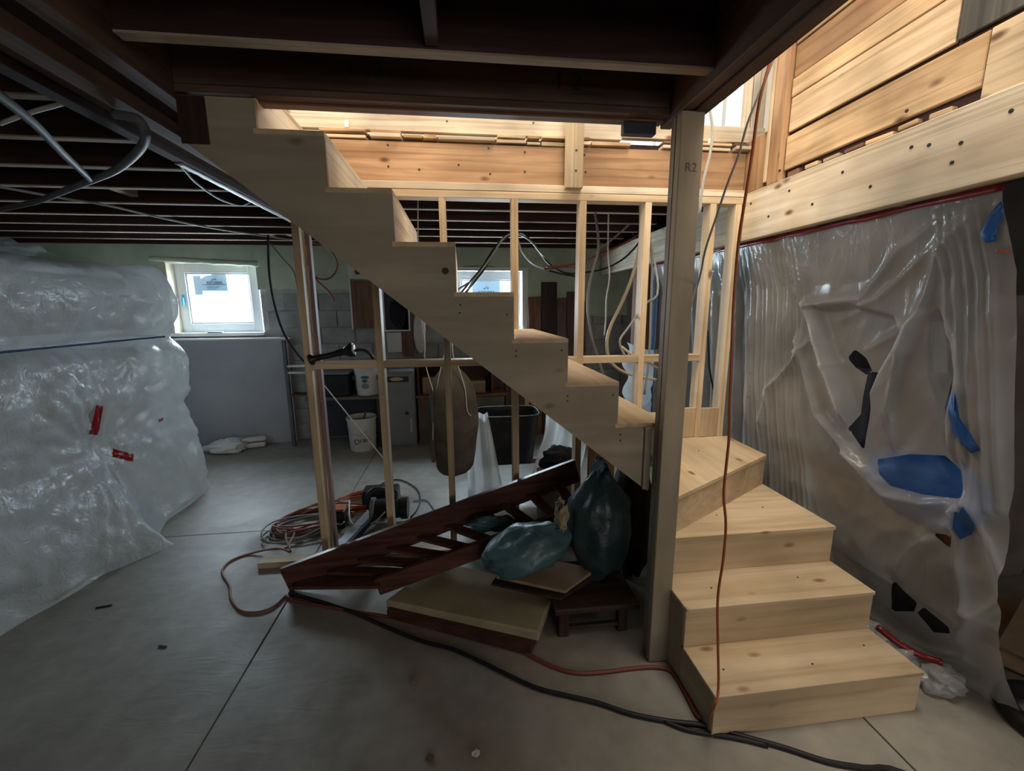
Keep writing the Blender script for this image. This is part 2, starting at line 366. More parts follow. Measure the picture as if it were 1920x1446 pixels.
def struct(o): o['kind'] = 'structure'; return o
def struct_empty(name, loc=(0, 0, 0)):
    o = bpy.data.objects.new(name, None); COL.objects.link(o); o.location = loc; WORLD[o] = Vector(loc); return struct(o)
def text(name, s, mat, loc, size, rot, parent, mirror=False, ext=0.0006, sx=1.0):
    cu = bpy.data.curves.new(name, 'FONT'); cu.body = s; cu.size = size; cu.extrude = ext; cu.align_x = 'CENTER'; cu.align_y = 'CENTER'
    t = bpy.data.objects.new('tmp_text', cu); COL.objects.link(t); dg = bpy.context.evaluated_depsgraph_get(); dg.update()
    me = bpy.data.meshes.new_from_object(t.evaluated_get(dg)); bpy.data.objects.remove(t); me.name = name
    M = Matrix.Translation((0, 0, 0)) @ rot.to_4x4() @ Matrix.Diagonal((-sx if mirror else sx, 1, 1, 1)); me.transform(M)
    me.materials.clear(); me.materials.append(MATS[mat]); o = bpy.data.objects.new(name, me); COL.objects.link(o)
    o.parent = parent; o.location = Vector(loc)-WORLD[parent]; WORLD[o] = Vector(loc); return o
FRONT = Matrix.Rotation(math.pi/2, 3, 'X')      # text upright, read from -Y
def cable(name, pts, r, mat, label, cat='cable', group=None, n=6, smooth=4):
    o = MB().tube(pts, r, n, smooth).build(name, mat, smooth=True); return tag(o, label, cat, group)
def screws(parent, pts, axis, r=0.006, mat='screw_black', name='screw'):
    for p in pts:
        p = Vector(p); MB().lathe([(r, -0.002), (r, 0.0015), (r*0.5, 0.0025)], p, 8, axis).build(name, mat, parent, origin=p)

# ================================================================ THE SETTING
# ---------------------------------------------------------------- floor: concrete slabs between saw cuts
fl = struct(box('floor', 'mortar', (-6, 4.2, -3.4, 5.8, -0.16, -0.02), bevel=0))
xs = [(-6, -1.047), (-1.039, 1.572), (1.580, 4.2)]; ys = [(-3.4, 3.127), (3.133, 5.8)]
for x0, x1 in xs:
    for y0, y1 in ys: box('slab', 'concrete_floor', (x0, x1, y0, y1, -0.03, 0.0), fl, bevel=0.002)

# ---------------------------------------------------------------- back wall: blocks below, green parging above, two windows
YB = 5.5
W1 = (-3.50, -2.42, 1.36, 2.22); W2 = (-0.12, 0.86, 1.36, 2.16)
wb = struct_empty('wall_back', (0, YB+0.03, 0))
xs = [-6, W1[0], W1[1], W2[0], W2[1], 4.2]
for i, (a, b) in enumerate(zip(xs[:-1], xs[1:])):
    hole = W1 if i == 1 else W2 if i == 3 else None
    if hole:
        box('wall_body', 'mortar', (a, b, YB+0.025, YB+0.3, -0.02, hole[2]), wb, bevel=0); box('wall_body', 'mortar', (a, b, YB+0.025, YB+0.3, hole[3], 2.7), wb, bevel=0)
    else: box('wall_body', 'mortar', (a, b, YB+0.025, YB+0.3, -0.02, 2.7), wb, bevel=0)
blk = None
for row in range(9):
    z0 = 0.005+row*0.205
    for k in range(-13, 8):
        x0 = k*0.41+(0.205 if row % 2 else 0)-0.1
        if x0 > 2.7 or x0 < -5.4: continue
        if any(x0 < h[1]+0.02 and x0+0.4 > h[0]-0.02 and z0+0.2 > h[2] for h in (W1, W2)): continue
        if blk is None:
            blk = box('concrete_block', 'concrete_block', (x0, x0+0.398, YB, YB+0.03, z0, z0+0.193), wb, bevel=0.004); continue
        o = blk.copy(); COL.objects.link(o); o.parent = wb
        o.location = Vector((x0+0.199, YB+0.015+random.uniform(-0.003, 0.003), z0+0.0965))-WORLD[wb]
# ragged coat of green parging on the top of the wall
def ragged(x0, x1, zlo, ztop, seed, amp=0.05):
    n = max(3, int((x1-x0)/0.06)); pts = []
    for i in range(n+1):
        x = x0+(x1-x0)*i/n; pts.append((x, YB-0.022, zlo+amp*noise.noise(Vector((x*2.3, seed, 0)))+0.025*noise.noise(Vector((x*9, seed, 3)))))
    return pts+[(x1, YB-0.022, ztop), (x0, YB-0.022, ztop)]
for (a, b, zl, am) in ((-6, W1[0], 1.86, .05), (W1[0], W1[1], W1[3]+0.01, .02), (W1[1], W2[0], 1.88, .05), (W2[0], W2[1], W2[3]+0.01, .006), (W2[1], 2.2, 1.55, .06)):
    MB().prism(ragged(a, b, zl, 2.66, a), (0, 0.022, 0)).build('parging', 'green_parge', wb)
# lumpy rim of parging over the first window
def rim(u, v):
    x = W1[0]-0.06+u*(W1[1]-W1[0]+0.1); an = v*math.pi
    k = 0.022+0.016*noise.noise(Vector((x*5, 2, 1)))+0.02*max(0, noise.noise(Vector((x*11, 5, 1))))
    return (x, YB-0.02-k*math.sin(an)*1.3, W1[3]+0.02+k*math.cos(an)*1.3-0.05*u)
MB().grid(rim, 40, 6).build('parging_lip', 'green_parge', wb, smooth=True)
for i in range(3):
    p = [(-2.36-0.02*i, YB-.024, 1.9+0.1*i), (-2.3, YB-.024, 1.96+.1*i), (-2.24+.02*i, YB-.024, 1.92+.1*i)]

def casement(name, X0, X1, Z0, Z1, yf, fw, handle_side, sticker):
    wn = struct_empty(name, ((X0+X1)/2, yf, Z0))
    m = MB(); m.box(X0, X0+fw, yf, yf+.06, Z0, Z1).box(X1-fw, X1, yf, yf+.06, Z0, Z1).box(X0+fw, X1-fw, yf, yf+.06, Z1-fw, Z1).box(X0+fw, X1-fw, yf, yf+.06, Z0, Z0+fw)
    m.build('window_frame', 'white_pvc', wn, bevel=0.004)
    m = MB(); t = .018; a, b, c, d = X0+fw, X1-fw, Z0+fw, Z1-fw
    m.box(a, a+t, yf+.012, yf+.05, c, d).box(b-t, b, yf+.012, yf+.05, c, d).box(a+t, b-t, yf+.012, yf+.05, d-t, d).box(a+t, b-t, yf+.012, yf+.05, c, c+t)
    m.build('glazing_bead', 'white_pvc', wn, bevel=0.002)
    MB().box(a+t, b-t, yf+.028, yf+.032, c+t, d-t).build('pane', 'pane_glass', wn)
    hx = X0+fw*.55 if handle_side < 0 else X1-fw*.5; hz = (Z0+Z1)/2
    h = MB().box(hx-.014, hx+.014, yf-.012, yf, hz-.05, hz+.05).build('handle_plate', 'blue_film', wn, bevel=.004)
    MB().box(hx-.010, hx+.010, yf-.032, yf-.012, hz-.085, hz+.012).build('handle', 'blue_film', wn, bevel=.004)
    sx, sz, sw, sh, arch = sticker; ys_ = yf+.020
    pts = [(sx-sw/2, ys_, sz-sh/2), (sx+sw/2, ys_, sz-sh/2), (sx+sw/2, ys_, sz+sh/2)]
    if arch: pts += [(sx+sw*.1, ys_, sz+sh*.5), (sx-sw*.25, ys_, sz+sh*.42), (sx-sw/2, ys_, sz+sh*.22)]
    else: pts += [(sx-sw/2, ys_, sz+sh/2)]
    st = MB().prism(pts, (0, .002, 0)).build('sticker', 'sticker', wn)
    text('sticker_print', 'ABRITEK', 'ink', (sx, ys_-.001, sz-sh*.02), sw*.17, FRONT, st, mirror=True)
    g = MB().box(sx-sw*.48, sx+sw*.48, ys_-.002, ys_, sz-sh*.14, sz-sh*.115)
    for q, (dx, hh) in enumerate(((-.07, .10), (0, .17), (.06, .12))):
        g.prism([(sx+(dx-.05)*sw, ys_-.002, sz+sh*.12), (sx+(dx+.012)*sw, ys_-.002, sz+sh*(.12+hh)), (sx+(dx+.04)*sw, ys_-.002, sz+sh*.12), (sx+(dx+.005)*sw, ys_-.002, sz+sh*(.05+hh))], (0, .002, 0))
    for q in range(3): g.box(sx-sw*.3, sx+sw*.25-q*.1*sw, ys_-.002, ys_, sz-sh*(.24+.08*q), sz-sh*(.22+.08*q))
    g.build('sticker_logo', 'ink_blue', st)
    return wn
y1 = YB+.12
w1 = casement('window_1', -3.40, -2.47, 1.385, 2.20, y1, .105, -1, (-2.985, 1.985, .29, .20, True))
MB().box(-3.215, -3.13, y1+.020, y1+.022, 1.84, 2.065).build('paper_strip', 'sticker', w1)
MB().box(-3.5, -3.405, YB-.02, y1+.06, 1.37, 2.21).build('reveal_board', 'beige_reveal', w1, bevel=.004)
MB().box(-3.5, -2.42, YB-.02, y1+.06, 2.20, 2.225).build('reveal_head', 'beige_reveal', w1, bevel=.003)
MB().box(-3.56, -2.40, YB-.05, y1+.06, 1.345, 1.385).build('window_sill', 'white_paint', w1, bevel=.004)
MB().obox((-2.95, YB-.03, 1.392), .16, .05, .012, rz=.05).build('paint_stick', 'grey_wood', w1)
w2 = casement('window_2', -0.10, 0.78, 1.385, 2.12, y1, .10, 1, (0.33, 1.86, .36, .30, False))
MB().box(-.12, .86, YB-.03, y1+.06, 2.12, 2.165).build('reveal_head', 'white_paint', w2, bevel=.003)
MB().box(.785, .86, YB-.02, y1+.06, 1.37, 2.12).build('reveal_board', 'white_paint', w2, bevel=.003)
MB().box(-.14, .9, YB-.05, y1+.06, 1.345, 1.385).build('window_sill', 'white_paint', w2, bevel=.004)

# grey panel board below the first window, with its pale cap
pb = thing('wall_panel', 'low plain grey panel board with a pale cap below the bright window', 'panel', (-2.9, 5.4, 0))
MB().box(-4.6, -2.12, 5.40, 5.47, 0, 1.30).build('board', 'grey_paint', pb, bevel=.003)
MB().box(-4.6, -2.08, 5.37, 5.48, 1.30, 1.322).build('cap', 'white_paint', pb, bevel=.003)

# other basement walls
struct(box('wall_left', 'concrete_block', (-6.2, -6.0, -3.4, 5.8, 0, 2.64), bevel=0))
struct(box('wall_right', 'dark_wall', (3.6, 3.8, -3.4, 5.8, 0, 2.64), bevel=0))
wfr = struct_empty('wall_front', (0, -3.5, 0))
for b in ((-6.2, .2, -3.6, -3.4, 0, 2.60), (3.2, 3.8, -3.6, -3.4, 0, 2.60), (.2, 3.2, -3.6, -3.4, 0, .9), (.2, 3.2, -3.6, -3.4, 2.2, 2.60)): box('wall_body', 'concrete_block', b, wfr, bevel=0)
w4 = struct_empty('fill_window', (1.7, -3.5, .9))  # unseen window made up for the added front fill lamp
for x in (.2, 1.67, 3.14): box('window_frame', 'white_pvc', (x, x+.06, -3.55, -3.47, .9, 2.2), w4)
MB().box(.26, 3.14, -3.52, -3.516, .92, 2.18).build('pane', 'pane_glass', w4)

# ---------------------------------------------------------------- ceiling: sub-floor and joists
OX0, OX1, OX2 = -0.96, 0.94, 1.80
ce = struct_empty('ceiling', (0, 2, 2.62))
for b in ((-6.2, OX0, -3.6, 5.8), (OX0, OX1, -3.6, 1.80), (OX1, OX2, -3.6, 0.25), (OX0, OX2+.05, 2.70, 5.8), (OX2+.05, 3.8, -3.6, 5.8)):
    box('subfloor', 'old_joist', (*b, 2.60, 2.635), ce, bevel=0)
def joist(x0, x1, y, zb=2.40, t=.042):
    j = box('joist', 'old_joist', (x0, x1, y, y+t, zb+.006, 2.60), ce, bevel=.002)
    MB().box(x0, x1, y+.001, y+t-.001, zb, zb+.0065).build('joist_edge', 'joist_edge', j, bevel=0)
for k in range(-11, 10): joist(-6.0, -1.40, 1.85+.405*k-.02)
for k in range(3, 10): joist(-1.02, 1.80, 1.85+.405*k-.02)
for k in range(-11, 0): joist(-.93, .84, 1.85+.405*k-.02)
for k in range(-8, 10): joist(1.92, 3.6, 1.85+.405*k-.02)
box('blocking', 'old_joist', (-.085, -.045, 1.09, 1.42, 2.41, 2.60), ce)
for (x, y) in ((-2.3, 3.09), (-2.05, 4.72), (-1.85, 4.72)): box('bridging', 'joist_edge', (x, x+.05, y, y+.36, 2.44, 2.52), ce)

# ---------------------------------------------------------------- main timbers
hb = thing('header_beam', 'old dark brown header beam spanning above the stair opening', 'beam', (-.06, 1.76, 2.38))
for y0, y1_ in ((1.715, 1.757), (1.760, 1.802)): box('ply', 'old_beam', (-.955, .83, y0, y1_, 2.412, 2.60), hb)
box('bottom_strip', 'old_beam', (-.955, .83, 1.712, 1.757, 2.384, 2.409), hb)
box('bottom_strip', 'brown_wood', (-.955, .83, 1.760, 1.806, 2.378, 2.409), hb)
text('painted_mark', '1 12', 'ink', (-.32, 1.7125, 2.485), .075, FRONT, hb); text('painted_mark', '1 2', 'ink', (.42, 1.7125, 2.480), .085, FRONT, hb)
MB().box(.44, .56, 1.711, 1.7135, 2.442, 2.447).build('painted_stroke', 'ink', hb)
box('hanger_plate', 'navy', (.665, .80, 1.762, 1.80, 2.332, 2.377), hb)
tb = thing('trimmer_beam', 'dark rough beam running from the post top towards the stairwell front', 'beam', (.88, .2, 2.36))
box('ply', 'old_beam', (.832, .878, -3.3, 1.80, 2.366, 2.60), tb); box('ply', 'old_beam', (.882, .935, -3.3, 1.80, 2.358, 2.60), tb)
lb = thing('girder_beam', 'heavy dark built-up girder carrying the joist ends beside the stairs', 'beam', (-1.2, 2, 2.3))
for (x0, x1, zb, ya, mt) in ((-1.055, -1.0, 2.385, -3.3, 'old_beam'), (-.997, -.957, 2.365, -3.3, 'old_beam'), (-1.405, -1.355, 2.386, -3.3, 'old_joist'), (-1.350, -1.285, 2.345, 1.30, 'old_joist'), (-1.28, -1.215, 2.372, -3.3, 'old_beam'), (-1.21, -1.13, 2.352, -3.3, 'old_beam'), (-1.125, -1.06, 2.395, -3.3, 'old_joist')):
    box('ply', mt, (x0, x1, ya, 5.48, zb, 2.60), lb, bevel=.005)
# flaking pale paint along the girder's lower edge
def flake(u, v):
    y = 2.35+u*1.75; wv = .035+.02*noise.noise(Vector((y*6, 3, 0)))
    return (-1.352+v*wv, y, 2.343+.004*noise.noise(Vector((y*20, v*4, 0))))
MB().grid(flake, 60, 3).build('flaking_paint', 'white_paint', lb, smooth=True, solid=.003)

rb = thing('side_beam', 'long pale new timber beam above the plastic sheeting beside the stairs', 'beam', (1.85, 2, 2.06))
box('ply', 'pine_pale', (1.80, 1.845, -1.5, 5.4, 2.062, 2.345), rb, bevel=.003); box('ply', 'pine', (1.848, 1.895, -1.5, 5.4, 2.068, 2.34), rb, bevel=.003)
scr = [(1462, 320), (1580, 323), (1632, 350), (1523, 383), (1480, 358), (1441, 406), (1709, 276), (1742, 272), (1785, 305), (1896, 208), (1408, 382), (1802, 268), (1700, 208)]
screws(rb, [PX(x, y, 1.7995) for x, y in scr], 'x', .007)

po = thing('support_post', 'square built-up timber post standing at the inner turn of the stairs', 'post', (.88, 1.66, 0))
box('ply', 'plywood_dusty', (.83, .922, 1.617, 1.655, 0, 2.362), po, bevel=.003); box('ply', 'grey_wood', (.832, .922, 1.662, 1.700, 0, 2.36), po, bevel=.003)
box('filler_strip', 'dark_wood', (.842, .918, 1.654, 1.663, 0.02, 2.355), po, bevel=0)
text('pencil_mark', 'R2', 'pencil', (.878, 1.6163, 2.165), .045, FRONT, po)

# ---------------------------------------------------------------- staircase
R, RUN, YS, YW = .19, .229, 1.72, 2.62
T = .018
st = thing('staircase', 'unfinished plywood staircase with winder steps turning round the timber post', 'stairs', (.9, 1.9, 0))
XN = lambda n: .899-RUN*(n-6)
for n in range(6, 14):
    x0, x1, z = XN(n+1), XN(n), n*R
    box('tread', 'plywood', (x0-.012, x1, YS-.002, YW, z-T, z), st, bevel=.002)
for n in range(7, 15):
    z0, z1 = (n-1)*R, n*R-T
    box('riser', 'plywood' if n < 10 else 'pine_pale', (XN(n)-T, XN(n)-.0005, YS+T, YW, z0, z1 if n < 14 else 2.60), st, bevel=.0015)
# stepped stringer panel
pts = []
for n in range(13, 5, -1): pts += [(XN(n+1), n*R-T), (XN(n), n*R-T)]
pts = [(-.955, 2.376), (-.70, 2.376)] + [p for p in pts if p[1] < 2.37]
low = [(.80, .835), (-.566, 1.927), (-.955, 2.235)]
pts = pts[:-1]+[(.826, 6*R-T), (.826, .815)]+low
MB().prism([(x, YS, z) for x, z in pts], (0, T, 0)).build('stringer_panel', 'plywood_dusty', st)
back_low = [(x, z-.02) for x, z in low]
ptsb = [(-.955, 2.36)]
for n in range(12, 5, -1): ptsb += [(XN(n+1), n*R-T-.004), (XN(n)-T-.003, n*R-T-.004)]
ptsb += [(.86, .80), (-.955, 2.2)]
MB().prism([(x, YW-.045, z) for x, z in ptsb], (0, .04, 0)).build('back_stringer', 'pine', st)
box('stringer_cleat', 'plywood_dusty', (.795, .826, YS-.014, YS-.001, .83, 1.12), st)
box('corner_board', 'old_joist', (-.955, -.862, YS-.006, YS-.001, 2.22, 2.374), st)
screws(st, [PY(x, y, YS-.0005) for x, y in ((968, 658), (968, 668), (1053, 657), (1064, 743), (1064, 752), (1149, 741), (1163, 815), (863, 572), (862, 587), (951, 590), (1163, 826))], 'y', .004)
MB().lathe([(.012, -.001), (.014, .001), (.006, .0015)], PY(835, 508, YS-.0008), 10, 'y').build('knot', 'dark_wood', st)
# lower straight steps and the winders
XL, XR = .918, 1.816
Yf = {1: 1.254, 2: 1.488, 3: 1.722}
for n in (1, 2):
    box('tread', 'plywood', (XL-.002, XR, Yf[n]-.006, Yf[n+1]+.005, n*R-T, n*R), st, bevel=.002)
    box('riser', 'plywood', (XL, XR-.002, Yf[n], Yf[n]+T, (n-1)*R, n*R-T), st, bevel=.0015)
box('riser', 'plywood', (.925, XR-.002, Yf[3], Yf[3]+T, 2*R, 3*R-T), st, bevel=.0015)
box('side_panel', 'plywood_dusty', (XL-.001, XL+T-.002, Yf[1]+T, Yf[2]+T, 0, R-T), st); box('side_panel', 'plywood_dusty', (XL-.001, XL+T-.002, Yf[2]+T, YS, 0, 2*R-T), st)
box('side_panel', 'plywood_dusty', (XR-T, XR-.002, Yf[1]+T, YW-.05, 0, R-T), st); box('side_panel', 'plywood_dusty', (XR-T, XR-.002, Yf[2]+T, YW-.05, R, 2*R-T), st); box('side_panel', 'plywood_dusty', (XR-T, XR-.002, Yf[3]+T, YW-.05, 2*R, 3*R-T), st)
PV = (.93, 1.722); A = (XR, 1.722+(XR-.93)*math.tan(math.radians(30))); B = (.93+(YW-1.722)/math.tan(math.radians(60)), YW)
def flat(name, poly, z, mat='plywood'): return MB().prism([(x, y, z-T) for x, y in poly], (0, 0, T)).build(name, mat, st)
def upright(p, q, z0, z1):
    d = Vector((q[0]-p[0], q[1]-p[1], 0)).normalized(); nn = Vector((-d.y, d.x, 0))*T
    return MB().prism([(p[0], p[1], z0), (q[0], q[1], z0), (q[0], q[1], z1), (p[0], p[1], z1)], nn).build('riser', 'plywood', st)
flat('tread', [(.925, Yf[3]-.006), (XR, Yf[3]-.006), (XR, A[1]+.04), (PV[0], PV[1]+.03)], 3*R)
upright(PV, (XR-.002, A[1]), 3*R, 4*R-T)
flat('tread', [(PV[0], PV[1]-.004), (XR, A[1]-.006), (XR, YW), (B[0]-.01, YW), (PV[0]+.01, PV[1]+.02)], 4*R)
upright(PV, (B[0], YW-.002), 4*R, 5*R-T)
flat('tread', [(PV[0]-.0, PV[1]), (B[0]+.005, YW), (.905, YW), (.905, PV[1])], 5*R)
box('riser', 'plywood', (.882, .900, YS+T, YW, 5*R, 6*R-T), st, bevel=.0015)
box('side_panel', 'plywood_dusty', (XR-T, XR-.002, A[1]+.03, YW-.05, 3*R, 4*R-T), st)
screws(st, [Vector((x, y, z+.0005)) for x, y, z in ((1.0, 2.3, .76), (1.15, 2.2, .76), (1.45, 2.35, .76), (1.3, 1.9, .57), (1.6, 1.95, .57), (1.1, 1.6, .38), (1.55, 1.62, .38), (1.02, 1.36, .19), (1.7, 1.4, .19), (1.4, 1.34, .19))], 'z', .004)

# ---------------------------------------------------------------- stud wall behind the stairs
sw = thing('stud_wall', 'open stud wall of new pale lumber behind the staircase', 'stud wall', (.2, 2.66, 0))
y0, y1_ = YW+.002, YW+.09
box('sole_plate', 'pine', (-1.353, 1.80, y0, y1_, .001, .039), sw)
box('top_plate', 'pine', (-.95, 1.80, y0, y1_, 2.285, 2.325), sw); box('top_plate', 'pine_pale', (-.95, 1.80, y0, y1_, 2.328, 2.368), sw)
SX = [-.945, -.523, -.115, .313, .733, 1.147, 1.574, 1.745]
for i, x in enumerate(SX):
    box('stud', 'pine', (x, x+.04, y0, y1_, .039, 2.285), sw, bevel=.002)
for a, b in zip(SX[:-1], SX[1:]):
    if b-a > .25: box('blocking', 'pine', (a+.04, b, y0, y1_, 1.292, 1.334), sw, bevel=.002)
box('base_board', 'plywood', (1.44, 1.574, y0-.0, y0+.02, .762, .97), sw); box('base_board', 'pine', (1.614, 1.745, y0, y0+.02, .762, .965), sw)
box('cap_block', 'pine', (.631, .735, y0-.04, y0-.001, 2.345, 2.76), sw); screws(sw, [(.69, y0-.041, 2.44), (.69, y0-.041, 2.55)], 'y', .006)
pk = tag(MB().beam((-.893, 2.735, .0), (-.893, 2.735, 2.28), .022, .045, (0, 1, 0)).build('strip_board', 'pink_board', bevel=.002), 'narrow pinkish board standing upright behind the end stud', 'board')

# ---------------------------------------------------------------- the floor edge above, upper room
rm = struct_empty('trim_1', (.4, 2.68, 2.37))
box('rim_board', 'rim_board', (-.96, .70, 2.645, 2.69, 2.369, 2.585), rm); box('rim_board', 'rim_board', (.702, 1.80, 2.645, 2.69, 2.369, 2.59), rm)
x = -.95
while x < 1.78:
    L = random.uniform(.05, .34); 
    if not (.98 < x+L/2 < 1.26):
        MB().obox((x+L/2, 2.67+random.uniform(-.022, .018), 2.605+random.uniform(-.007, .006)), L*random.uniform(.85, .99), .09, random.uniform(.011, .022), rx=random.uniform(-.1, .1), rz=random.uniform(-.03, .03)).build('floorboard_end', random.choice(['plank_gold', 'pine_pale', 'pine_pale', 'pine', 'plank_pale']), rm, bevel=.002)
        if random.random() < .55: MB().obox((x+L/2, 2.672, 2.632+random.uniform(-.004, .004)), L*.9, .08, .014, rz=random.uniform(-.05, .05)).build('floorboard_end', random.choice(['brown_wood', 'plank_gold', 'pine']), rm, bevel=.002)
    x += L
box('curb_board', 'pine_pale', (-.96, 1.0, 2.68, 2.72, 2.652, 2.765), rm); box('curb_board', 'pine_pale', (1.0, 1.93, 2.67, 2.715, 2.662, 2.752), rm)
screws(rm, [PY(x, y, 2.643) for x, y in ((727, 272), (728, 312), (860, 309), (916, 278), (919, 326), (786, 318), (984, 285), (984, 322), (1096, 290), (1098, 322))], 'y', .0055)
screws(rm, [PY(x, y, 2.678) for x, y in ((692, 205), (837, 208), (838, 227), (1000, 230))], 'y', .005, 'brown_wood')

for x, y in ((650, 232), (1331, 266)):
    yt = 2.678 if x < 900 else 2.643; p = PY(x, y, yt); box('paper_tag', 'white_paint', (p.x-.012, p.x+.012, yt-.002, yt+.001, p.z-.018, p.z+.018), rm, bevel=0)
wr = struct_empty('wall_right_upper', (1.85, 1.4, 2.35))
# horizontal planks; joints read from the photograph
PL = [(2.398, 2.572, 'plank_gold'), (2.594, 2.765, 'plank_pale'), (2.768, 2.86, 'plank_gold'), (2.864, 3.02, 'rim_board'), (3.025, 3.2, 'plank_gold'), (3.205, 3.4, 'pine'), (3.405, 3.6, 'plank_gold'), (3.605, 3.9, 'pine')]
for i, (za, zb, mt) in enumerate(PL):
    e = 1.535 if i in (1, 2, 3) else 1.42
    box('plank', mt, (1.822+.004*(i % 2), 1.845, e, 2.335, za, zb), wr, bevel=.003)
    if i not in (1, 2): box('plank', 'plank_pale' if i == 0 else mt, (1.818, 1.845, -1.5, e-.006, 2.348 if i == 0 else za, zb), wr, bevel=.003)
box('plank', 'tar_board', (1.826, 1.845, 1.30, 1.527, 2.595, 2.86), wr, bevel=.003); box('plank', 'tar_board', (1.826, 1.845, -1.5, 1.294, 2.595, 2.86), wr, bevel=.003)
box('rim_end', 'rim_board', (1.802, 1.845, 2.478, 2.72, 2.346, 2.655), wr)
box('backing', 'old_joist', (1.848, 1.89, -1.5, 2.45, 2.345, 3.95), wr, bevel=0)
box('corner_stud', 'rim_board', (1.80, 1.845, 2.345, 2.44, 2.346, 3.95), wr); box('corner_stud', 'pine', (1.80, 1.845, 2.445, 2.475, 2.37, 3.95), wr)
for k in range(7): MB().obox((1.832, 2.26-.12*k, 2.362+random.uniform(-.003, .006)), .03, random.uniform(.07, .125), random.uniform(.014, .026), rx=random.uniform(-.04, .04)).build('splinter_strip', random.choice(['plank_gold', 'pine', 'brown_wood']), wr, bevel=.003)

uf = struct_empty('wall_upper_back', (.4, 4.25, 2.64))
for b in ((-3.1, 1.3, 4.25, 4.4, 2.64, 5.1), (2.9, 4.2, 4.25, 4.4, 2.64, 5.1), (1.3, 2.9, 4.25, 4.4, 2.64, 3.08), (1.3, 2.9, 4.25, 4.4, 4.75, 5.1)): box('wall_body', 'upper_white', b, uf, bevel=0)
u3 = struct_empty('window_3', (2.1, 4.25, 3.08))
for x in (1.3, 2.84): box('window_frame', 'white_pvc', (x, x+.06, 4.22, 4.40, 3.08, 4.75), u3)
for x in (1.9, 2.36, 2.60): box('mullion', 'white_pvc', (x, x+.045, 4.26, 4.33, 3.08, 4.75), u3)
MB().box(1.36, 2.84, 4.31, 4.314, 3.1, 4.74).build('pane', 'pane_glass', u3)
for (x, d, mt) in ((1.79, .04, 'pine_pale'), (1.875, .04, 'pine_pale'), (1.60, .035, 'pine')):
    pass
us = thing('upper_studs', 'pale upright lumber at the corner of the upper floor opening', 'lumber', (1.85, 2.7, 2.75))
for xx in (1.785, 1.832, 1.88): box('stud', 'pine_pale', (xx, xx+.04, 2.675, 2.715, 2.753, 3.95), us)
struct(box('wall_upper_left', 'upper_white', (-3.15, -3.1, -2.8, 4.4, 2.64, 3.1), bevel=0)); 
struct(box('wall_upper_right', 'upper_white', (4.2, 4.25, -2.8, 4.4, 2.64, 5.1), bevel=0))
cu_ = struct_empty('ceiling_upper', (.4, .7, 5.1))
for b in ((-3.4, .6, -3.1, 4.6), (2.0, 4.3, -3.1, 4.6), (.6, 2.0, -3.1, 0.0), (.6, 2.0, 2.4, 4.6)): box('ceiling_panel', 'upper_white', (*b, 5.1, 5.15), cu_, bevel=0)
sk = struct_empty('fill_skylight', (1.3, 1.2, 5.15))  # unseen skylight frame made up for the added lamp over the stairs
for b in ((.56, .6, -.04, 2.44), (2.0, 2.04, -.04, 2.44), (.6, 2.0, -.04, 0.0), (.6, 2.0, 2.4, 2.44)): box('window_frame', 'white_pvc', (*b, 5.08, 5.24), sk, bevel=0)
struct(box('wall_upper_front', 'upper_white', (-3.4, 4.3, -2.85, -2.8, 2.64, 3.1), bevel=0))

# ================================================================ THINGS
from mathutils.bvhtree import BVHTree
EYE = Vector((0, 0, CH))
def tree(mb): return BVHTree.FromPolygons([Vector(v) for v in mb.v], mb.f)
def cast(bt, x, y):
    h = bt.ray_cast(EYE, Vector(_ray(x, y)).normalized()); return h[0], h[1]
def patch(bt, px, name, mat, parent, off=.008, th=.002):
    n = 6 if len(px) == 4 else 1; m = MB()
    def at_(x, y):
        p, nn = cast(bt, x, y)
        if p is None: p = at_.last
        at_.last = p; return p+(EYE-p).normalized()*off
    at_.last = Vector((0, 0, 0))
    if len(px) == 4:
        (ax, ay), (bx_, by), (cx, cy), (dx, dy) = px
        def fn(u, v):
            x = (ax*(1-u)+bx_*u)*(1-v)+(dx*(1-u)+cx*u)*v; y = (ay*(1-u)+by*u)*(1-v)+(dy*(1-u)+cy*u)*v; return at_(x, y)
        m.grid(fn, 8, 8)
    else:
        cx = sum(p[0] for p in px)/len(px); cy = sum(p[1] for p in px)/len(px); k = len(px); vs = [at_(cx, cy)]; fs = []
        for j in range(1, 5):
            for x, y in px: vs.append(at_(cx+(x-cx)*j/4, cy+(y-cy)*j/4))
        for i in range(k):
            fs.append((0, 1+i, 1+(i+1) % k))
            for j in range(3): fs.append((1+j*k+i, 1+(j+1)*k+i, 1+(j+1)*k+(i+1) % k, 1+j*k+(i+1) % k))
        m.add(vs, fs)
    return m.build(name, mat, parent, smooth=True, solid=th)
def seg_d(p, a, b):
    ax, ay = a; bx, by = b; dx, dy = bx-ax, by-ay; L = dx*dx+dy*dy
    t = 0 if L == 0 else max(0, min(1, ((p[0]-ax)*dx+(p[1]-ay)*dy)/L))
    return math.hypot(p[0]-ax-t*dx, p[1]-ay-t*dy), t
def inside(p, poly):
    c = False; j = len(poly)-1
    for i in range(len(poly)):
        xi, yi = poly[i]; xj, yj = poly[j]
        if (yi > p[1]) != (yj > p[1]) and p[0] < (xj-xi)*(p[1]-yi)/(yj-yi)+xi: c = not c
        j = i
    return c

